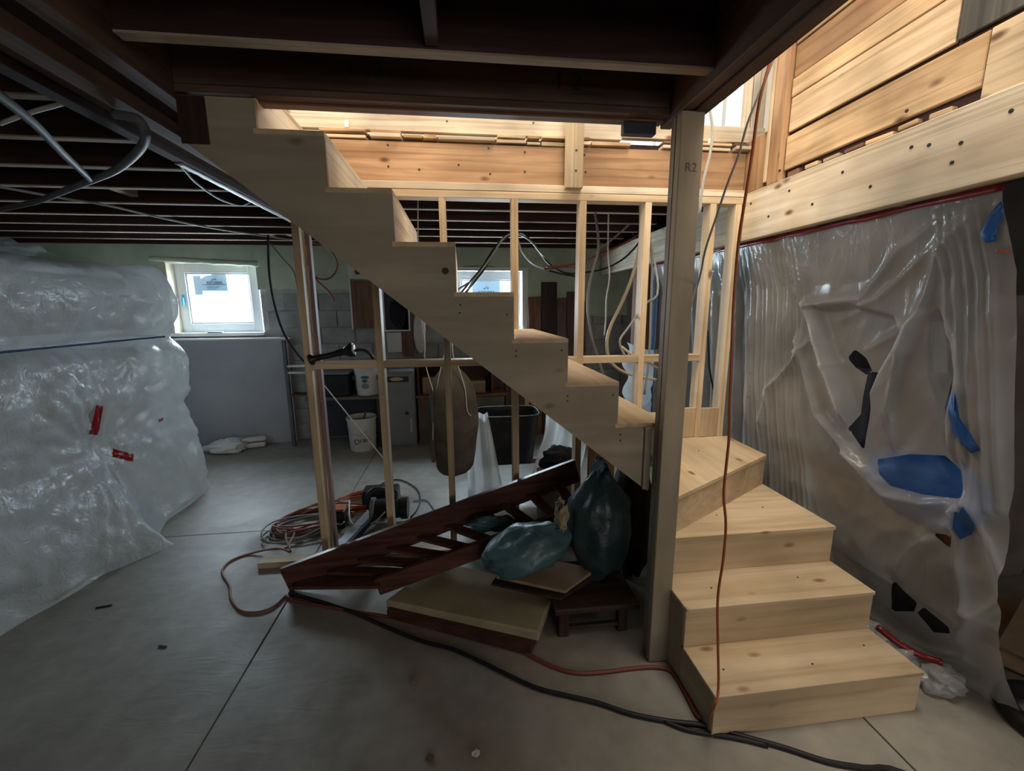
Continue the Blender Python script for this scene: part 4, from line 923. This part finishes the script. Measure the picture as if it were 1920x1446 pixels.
# planks leaning on the wall to the right of the second window
LP = [(.86, 1.02, 1.80, 'brown_wood', 'wide reddish brown plank leaning below the second window'), (1.03, 1.235, 1.98, 'dark_wood', 'tallest dark plank leaning against the green wall'), (1.24, 1.36, 1.78, 'red_wood', 'dark red plank leaning next to the tallest plank'), (1.37, 1.50, 1.86, 'maroon', 'maroon plank leaning between dark red and brown planks'), (1.51, 1.62, 1.74, 'brown_wood', 'brown plank leaning at the end of the plank row')]
for x0, x1, z, mt, lb_ in LP:
    tag(MB().prism([(x0, 5.28, 0), (x1, 5.28, 0), (x1, 5.45, z), (x0, 5.45, z+random.uniform(-.03, .03))], (0, .022, 0)).build('leaning_plank', mt), lb_, 'plank')
# things fixed to the wall above the bench
bp_ = thing('wall_board', 'brown wooden board fixed to the block wall under a pale board', 'board', (-1.2, 5.46, 1.42))
MB().box(-1.33, -1.04, 5.44, 5.478, 1.42, 2.0).build('panel', 'brown_wood', bp_, bevel=.003); MB().box(-1.355, -1.335, 5.435, 5.478, 1.40, 2.02).build('edge_strip', 'white_paint', bp_, bevel=.002)
tag(MB().box(-1.36, -.95, 5.45, 5.477, 2.02, 2.24).build('pale_board', 'white_card', bevel=.003), 'pale board fixed to the wall above the brown wooden board', 'board')
fr = thing('framed_screen', 'dark screen in a thin white frame hanging on the block wall', 'screen', (-.81, 5.44, 1.38))
for b in ((-.97, -.645, 1.375, 1.395), (-.97, -.645, 1.885, 1.905)): MB().box(b[0], b[1], 5.43, 5.475, b[2], b[3]).build('frame_bar', 'white_paint', fr, bevel=.002)
for x in (-.97, -.665): MB().box(x, x+.02, 5.43, 5.475, 1.395, 1.885).build('frame_bar', 'white_paint', fr, bevel=.002)
MB().box(-.95, -.665, 5.45, 5.474, 1.395, 1.885).build('dark_face', 'navy', fr); MB().blob((-.79, 5.446, 1.60), .09, .006, .16, .4, 3, 2).build('dark_stain', 'black_cloth', fr, smooth=True)
tag(MB().box(-.945, -.765, 5.455, 5.478, 1.11, 1.36).build('paper_card', 'white_card', bevel=.002), 'pale paper card pinned to the wall below the framed screen', 'card')
tag(MB().box(-.755, -.62, 5.45, 5.478, 1.05, 1.62).build('wall_strip', 'brown_wood', bevel=.002), 'narrow brown board on the wall between the paper card and the white sack', 'board')
tag(MB().blob((-.535, 5.44, 1.36), .075, .03, .25, .15, 2, 4).build('white_sack', 'white_card', smooth=True), 'slim white sack hanging on the block wall', 'sack')
tag(MB().lathe([(.03, 0), (.035, -.03), (.02, -.05), (.001, -.05)], (-1.24, 5.449, 2.10), 12, 'y').build('wall_hook', 'maroon'), 'round dark red hook on the pale board', 'hook')

# white bag with foam strips on the floor under the window
fb = thing('foam_bag', 'crumpled white bag with foam strips on the floor below the grey panel board', 'bag', (-2.75, 5.15, 0))
MB().blob((-2.82, 5.12, .07), .20, .14, .075, .5, 2.6, 5, flat=.8, shape=lambda p: Vector((p.x, p.y, p.z*(1+1.8*p.x)))).build('bag_body', 'bag_white', fb, smooth=True)
for i, (dz, rz) in enumerate(((.035, .25), (.10, .3))): MB().obox((-2.60, 5.22+.03*i, dz), .34, .10, .05, rz=rz).build('foam_strip', 'white_card', fb, bevel=.012)

# work lamp lying on the blocking of the stud wall
wl = thing('work_lamp', 'black hand torch with a bent handle resting on the stud wall blocking', 'torch', (-.73, 2.6, 1.335))
MB().tube([(-.90, 2.60, 1.352), (-.86, 2.60, 1.365), (-.80, 2.61, 1.375), (-.74, 2.62, 1.39), (-.70, 2.62, 1.40)], lambda t: .034 if t < .12 else .018 if t < .75 else .022, 12, 3).build('handle', 'black_plastic', wl, smooth=True)
MB().tube([(-.71, 2.62, 1.395), (-.68, 2.62, 1.402), (-.655, 2.62, 1.408)], lambda t: .022+.022*min(1, t*1.6), 14, 3).build('lamp_head', 'black_plastic', wl, smooth=True)
MB().lathe([(.038, 0), (.03, .006), (.001, .008)], (-.655, 2.62, 1.408), 14, 'x').build('lens', 'bag_white', wl)
MB().tube([(-.655, 2.63, 1.40), (-.61, 2.635, 1.405), (-.57, 2.64, 1.385), (-.545, 2.645, 1.345)], .010, 6).build('cable', 'cable_black', wl, smooth=True)

# ---------------------------------------------------------------- tools and cord pile on the floor
ts = thing('power_saw', 'black power saw with steel base plate on the floor behind the stud wall', 'saw', (-.72, 3.1, 0))
MB().lathe([(.001, -.16), (.055, -.16), (.075, -.14), (.075, .06), (.085, .07), (.085, .12), (.001, .12)], (-.58, 3.15, .11), 18, 'x').build('motor', 'black_plastic', ts, smooth=False)
MB().tube([(-.72, 3.1, .12), (-.76, 3.12, .22), (-.70, 3.16, .27), (-.60, 3.17, .24), (-.56, 3.17, .17)], .024, 8).build('handle', 'black_rubber', ts, smooth=True)
MB().obox((-.80, 2.98, .05), .12, .46, .02, rx=.12, rz=-.35).build('base_plate', 'steel', ts, bevel=.003); MB().obox((-.745, 2.96, .075), .03, .5, .045, rx=.12, rz=-.35).build('fence', 'navy', ts, bevel=.003)
MB().lathe([(.001, -.012), (.10, -.012), (.10, .012), (.001, .012)], (-.72, 3.12, .115), 24, 'x').build('blade_guard', 'grey_metal', ts)
bc = thing('black_case', 'black hard tool case on the floor behind the power saw', 'case', (-.76, 3.4, 0))
MB().box(-.86, -.57, 3.34, 3.50, .0, .17).build('body', 'black_plastic', bc, bevel=.012); MB().tube([(-.77, 3.338, .12), (-.77, 3.31, .12), (-.66, 3.31, .12), (-.66, 3.338, .12)], .009, 6, 2).build('handle', 'black_rubber', bc, smooth=True)
ch = thing('charger', 'small black charger block on the floor beside the end stud', 'charger', (-.98, 3.15, 0))
MB().box(-1.05, -.93, 3.08, 3.18, 0, .14).build('body', 'black_plastic', ch, bevel=.008); MB().box(-1.05, -.93, 3.08, 3.18, .14, .158).build('cap', 'cable_orange', ch, bevel=.004)
MB().tube([(-1.04, 3.079, .05), (-1.0, 3.06, .06), (-.95, 3.06, .05), (-.93, 3.079, .06)], .006, 5).build('clip', 'steel', ch, smooth=True)
tag(MB().obox((-1.04, 3.45, .03), .12, .07, .04, rz=.4).build('metal_clamp', 'steel', bevel=.006), 'shiny metal clamp lying among the orange cords', 'clamp')
def coil(c, rx, ry, turns, seed, h=.05, rot=0.0):
    rs = random.Random(seed); P = []
    for k in range(turns*14):
        a = 2*math.pi*k/14; t = k//14; rr = .75+.25*rs.random() if k % 14 == 0 else None
        jx = .12*math.sin(t*2.3+seed); f = .72+.28*math.sin(t*1.9+seed*2)**2
        x = rx*f*math.cos(a)+jx*rx; y = ry*f*math.sin(a)+.1*ry*math.cos(t*3.1)
        P.append((c[0]+x*math.cos(rot)-y*math.sin(rot), c[1]+x*math.sin(rot)+y*math.cos(rot), .009+h*(t/turns)*(.6+.4*math.sin(a*2+t))+.004*rs.random()))
    return P
cable('extension_cord', coil((-1.22, 3.22), .30, .20, 8, 1, .07, .5), .0075, 'cable_rust', 'rusty orange extension cord heaped in loops beside the end stud', 'extension cord', smooth=2)
cable('extension_cord', coil((-.86, 3.48), .27, .17, 7, 5, .07, .1), .0075, 'cable_orange', 'bright orange extension cord heaped behind the power saw', 'extension cord', smooth=2)
cable('power_cable', coil((-1.25, 3.12), .27, .18, 4, 9, .08, .6), .0065, 'cable_grey', 'grey power cable looped over the rusty orange cord', 'cable', smooth=2)
zf = lambda l, z=.009: [PZ(x, y, z) for x, y in l]
cable('power_cable', zf([(690, 930), (720, 905), (750, 900), (780, 915), (788, 935), (782, 955), (770, 970)]), .006, 'cable_black', 'thin dark cable curving round the power saw', 'cable')
cable('power_cable', [PZ(655, 940, .10), PZ(656, 975, .06), PZ(670, 985, .06), PZ(700, 980, .08), PZ(722, 960, .12)], .006, 'cable_white', 'white cable looping in front of the power saw', 'cable')
cable('power_cable', zf([(775, 940), (800, 938), (812, 952), (822, 965)]), .005, 'cable_grey', 'short grey cable end trailing towards the canvas bag', 'cable')
# cords on the open floor
cable('extension_cord', zf([(535, 1030), (552, 1000), (540, 985), (536, 1010), (545, 1035), (520, 1028)], .047)+zf([(470, 1038), (432, 1052), (416, 1072), (430, 1098), (433, 1122), (450, 1144), (480, 1148), (512, 1138), (536, 1116)], .008), .0065, 'cable_rust', 'rusty cord looped on the floor in front of the sole plate', 'extension cord')
cable('extension_cord', zf([(536, 1118), (560, 1128), (640, 1142), (740, 1158), (860, 1174), (935, 1192), (965, 1212), (1010, 1238), (1060, 1258), (1110, 1262), (1200, 1252), (1238, 1252), (1262, 1262), (1285, 1300), (1306, 1340), (1322, 1352)]), .0085, 'cable_red', 'dark red cord running across the floor past the post foot', 'extension cord')
cable('power_cable', zf([(542, 1112), (600, 1128), (660, 1148), (720, 1174), (790, 1202), (850, 1218), (920, 1250), (1000, 1288), (1060, 1304), (1120, 1318), (1180, 1338), (1250, 1352), (1318, 1360), (1390, 1380), (1470, 1402), (1550, 1428), (1620, 1440), (1700, 1452)])+[Vector((1.75, .80, .009)), Vector((2.2, .62, .009)), Vector((2.9, .5, .009))], .0095, 'cable_black', 'thick black cable crossing the floor in front of the stairs', 'cable')
cable('power_cable', zf([(1245, 1352), (1280, 1366), (1318, 1374), (1380, 1384), (1440, 1398)]), .0085, 'cable_black', 'second black cable strand beside the bottom step corner', 'cable')
# cords hanging down the stairwell
YC = 1.225
tp = PY(1446, 104, 1.335); tg = PY(1452, 104, 1.37)
cable('extension_cord', [(tp.x+.04, tp.y+.02, 2.95), (tp.x+.02, tp.y, 2.6), tp]+[PY(x, y, Y) for x, y, Y in ((1424, 190, 1.30), (1410, 290, 1.27), (1396, 380, 1.24), (1384, 460, YC), (1375, 570, YC), (1371, 680, YC), (1368, 760, YC), (1367, 820, YC), (1361, 880, YC), (1357, 930, YC), (1361, 985, YC), (1356, 1050, YC), (1346, 1120, YC), (1346, 1200, YC), (1347, 1290, YC))]+[PY(1340, 1325, YC-.02), PZ(1325, 1352, .01)], .0044, 'cable_orange', 'orange cord hanging down the stairwell to the bottom step', 'extension cord')
cable('power_cable', [(tg.x+.05, tg.y+.02, 2.95), (tg.x+.03, tg.y, 2.6), tg]+[PY(x, y, 1.36) for x, y in ((1428, 165), (1402, 230), (1385, 290), (1362, 350), (1342, 410), (1322, 470))]+[PY(1312, 520, 1.5), PY(1300, 560, 2.0), PY(1290, 600, 2.55)], .0035, 'cable_grey', 'grey cord hanging slantwise down the stairwell towards the studs', 'cable')
cable('power_cable', [PY(x, y, 1.9) for x, y in ((1322, 150), (1330, 200), (1336, 245), (1331, 290), (1318, 345), (1312, 400))], .006, 'cable_white', 'white cord hanging in the stairwell close to the post', 'cable')

# ---------------------------------------------------------------- cables under the joists
z3 = 2.33
cable('conduit', zf([(-40, 150), (60, 228), (120, 290), (172, 338)], 2.30), .016, 'conduit_grey', 'straight grey conduit crossing under the joists', 'conduit')
cable('conduit', [PZ(-40, 400, 2.30), PZ(60, 380, 2.3), PZ(120, 358, 2.3), PZ(172, 338, 2.3), PZ(215, 320, 2.3), PZ(250, 293, 2.29), PZ(271, 265, 2.28), PZ(270, 240, 2.29), PZ(255, 222, 2.31), PZ(215, 214, 2.335)], .016, 'conduit_grey', 'grey flexible conduit bent in a hook under the girder', 'conduit', n=8)
cable('joist_cable', zf([(-30, 345), (120, 372), (200, 385), (300, 408), (400, 428), (480, 440), (548, 450)], 2.375), .008, 'cable_grey', 'grey cable strung along under the joists towards the end stud', 'cable')
cable('joist_cable', zf([(300, 278), (340, 312), (365, 340), (410, 372), (450, 384), (475, 378), (500, 388), (545, 398)], 2.37), .007, 'cable_black', 'thin black cable sagging beside the girder', 'cable')
cable('joist_cable', zf([(0, 232), (60, 210), (125, 192)], 2.38), .008, 'cable_white', 'short pale cable stretched between the nearest joists', 'cable')
cable('wall_cable', pyc([(503, 440), (504, 500), (512, 560), (530, 620), (555, 660), (572, 680)], 4.2), .010, 'cable_black', 'black cable drooping from the joists past the grey panel board', 'cable')
cable('wall_cable', pyc([(508, 458), (530, 485), (552, 512), (560, 560), (566, 620)], 4.3), .009, 'cable_grey', 'grey cable slanting from the joists behind the end stud', 'cable')
cable('wall_cable', pyc([(585, 455), (610, 462), (630, 485), (632, 505), (618, 522), (596, 522), (580, 505), (575, 480), (590, 520), (615, 545), (628, 565)], 4.8), .010, 'cable_rust', 'rust coloured cable coiled under the joists above the brown wall board', 'cable')
cable('drain_rod', [PY(602, 715, 4.95), PZ(735, 880, .006)], .007, 'cable_white', 'thin white rod leaning diagonally behind the first studs', 'rod', smooth=1)
Yb = 4.1
BUN = [[(856, 560), (880, 530), (905, 500), (925, 468), (950, 442), (968, 436), (985, 440), (1010, 470), (1030, 495), (1060, 512), (1090, 512)],
       [(850, 548), (890, 522), (915, 492), (935, 456), (952, 441), (970, 438), (995, 452), (1020, 480), (1050, 500), (1080, 503)],
       [(858, 566), (895, 522), (912, 498), (930, 462), (955, 443), (968, 447), (985, 480), (1010, 500), (1045, 512), (1078, 518)],
       [(872, 556), (885, 530), (902, 508), (922, 480), (945, 446), (966, 440), (978, 470), (1000, 495), (1030, 506)]]
for i, l in enumerate(BUN): cable('ceiling_cable', pyc(l, Yb-.03*i), .0095, ['cable_black', 'cable_grey', 'cable_black', 'cable_white'][i], ['black cable sagging in the bundle in front of the second window', 'grey cable sagging in the bundle in front of the second window', 'lowest black cable of the bundle sagging between the studs', 'white cable of the bundle sagging before the second window'][i])
BUN2 = [([(1020, 505), (1060, 500), (1100, 488), (1140, 470), (1180, 452), (1210, 430)], 'cable_red', 'red cable rising from the bundle towards the side beam'),
        ([(1025, 500), (1075, 496), (1120, 480), (1160, 462), (1205, 436)], 'cable_rust', 'rust cable rising from the bundle beside the red cable'),
        ([(1090, 512), (1130, 505), (1165, 488), (1190, 465), (1208, 440)], 'cable_black', 'black cable sagging from the bundle towards the side beam'),
        ([(1092, 500), (1110, 475), (1140, 455), (1175, 425), (1200, 400)], 'cable_grey', 'grey cable climbing from the bundle to the joists')]
for l, mt, lb_ in BUN2: cable('ceiling_cable', pyc(l, 3.9), .009, mt, lb_)
for l, Y, r, mt, lb_ in (([(1122, 462), (1108, 520), (1102, 570), (1108, 625), (1120, 665), (1132, 705), (1140, 730)], 3.3, .010, 'cable_grey', 'grey cable hanging to the blocking behind the right-hand studs'),
        ([(1200, 455), (1185, 520), (1165, 570), (1145, 612), (1138, 645), (1145, 678), (1175, 700), (1230, 712)], 3.0, .012, 'cable_beige', 'thick beige cable hanging in a loop through the stud bay'),
        ([(1234, 535), (1210, 570), (1180, 612), (1162, 640), (1172, 668)], 2.68, .008, 'cable_grey', 'grey cable slanting across the stud bay behind the post'),
        ([(1140, 470), (1143, 520), (1137, 560), (1136, 600), (1133, 630)], 3.4, .006, 'cable_white', 'thin white cable hanging beside the brown column'),
        ([(1165, 650), (1190, 668), (1235, 690)], 2.68, .009, 'cable_beige', 'short beige cable end crossing behind the blocking'),
        ([(1312, 355), (1320, 400), (1330, 420)], 2.9, .008, 'cable_black', 'black cable end hanging behind the corner stud'),
        ([(1222, 480), (1220, 600), (1216, 680), (1208, 740)], 2.85, .008, 'cable_grey', 'long grey cable hanging down beside the stud next to the post'),
        ([(1327, 620), (1330, 690), (1338, 730)], 2.9, .007, 'cable_black', 'thin black cable hanging behind the last stud bay')):
    q = pyc(l, Y); yj = 2.661+.405*max(1, round((Y-2.661)/.405)); cable('hanging_cable', ([Vector((q[0].x+.02, yj, max(2.40, q[0].z+.0)))] if q[0].z > 1.7 else [])+q, r, mt, lb_)
co = thing('brown_column', 'brown timber column under the far end of the side beam', 'column', (1.93, 4.25, 0))
box('shaft', 'brown_wood', (1.83, 1.97, 4.18, 4.42, 0, 2.06), co)
tag(MB().grid(lambda u, v: (1.905+.01*math.sin(u*9), 4.12-.14*u, 2.04-2.0*v), 10, 10).build('blue_tarp_strip', 'blue_rope', smooth=True, solid=.004), 'dark blue tarpaulin strip hanging beside the brown column', 'tarpaulin')
tag(MB().grid(lambda u, v: (1.62+.42*u+.03*math.sin(v*20+u*6), 4.0+.05*noise.noise(Vector((u*5, v*6, 0))), 1.28-.9*v-.1*u+.2*(u-.4)**2), 16, 30).build('hanging_film', 'white_film', smooth=True), 'gathered clear film tied to the cables near the brown column', 'plastic film')

for x, y, a, lb_ in ((195, 1137, .2, 'dark wood splinter on the floor in front of the wrapped furniture'), (305, 1212, -.3, 'short dark splinter on the bare floor between the saw cut and the wrapped furniture')):
    p = PZ(x, y, .004); tag(MB().obox((p.x, p.y, .004), .075 if y < 1200 else .045, .009, .006, rz=a).build('wood_splinter', 'dark_wood', bevel=.001), lb_, 'splinter')
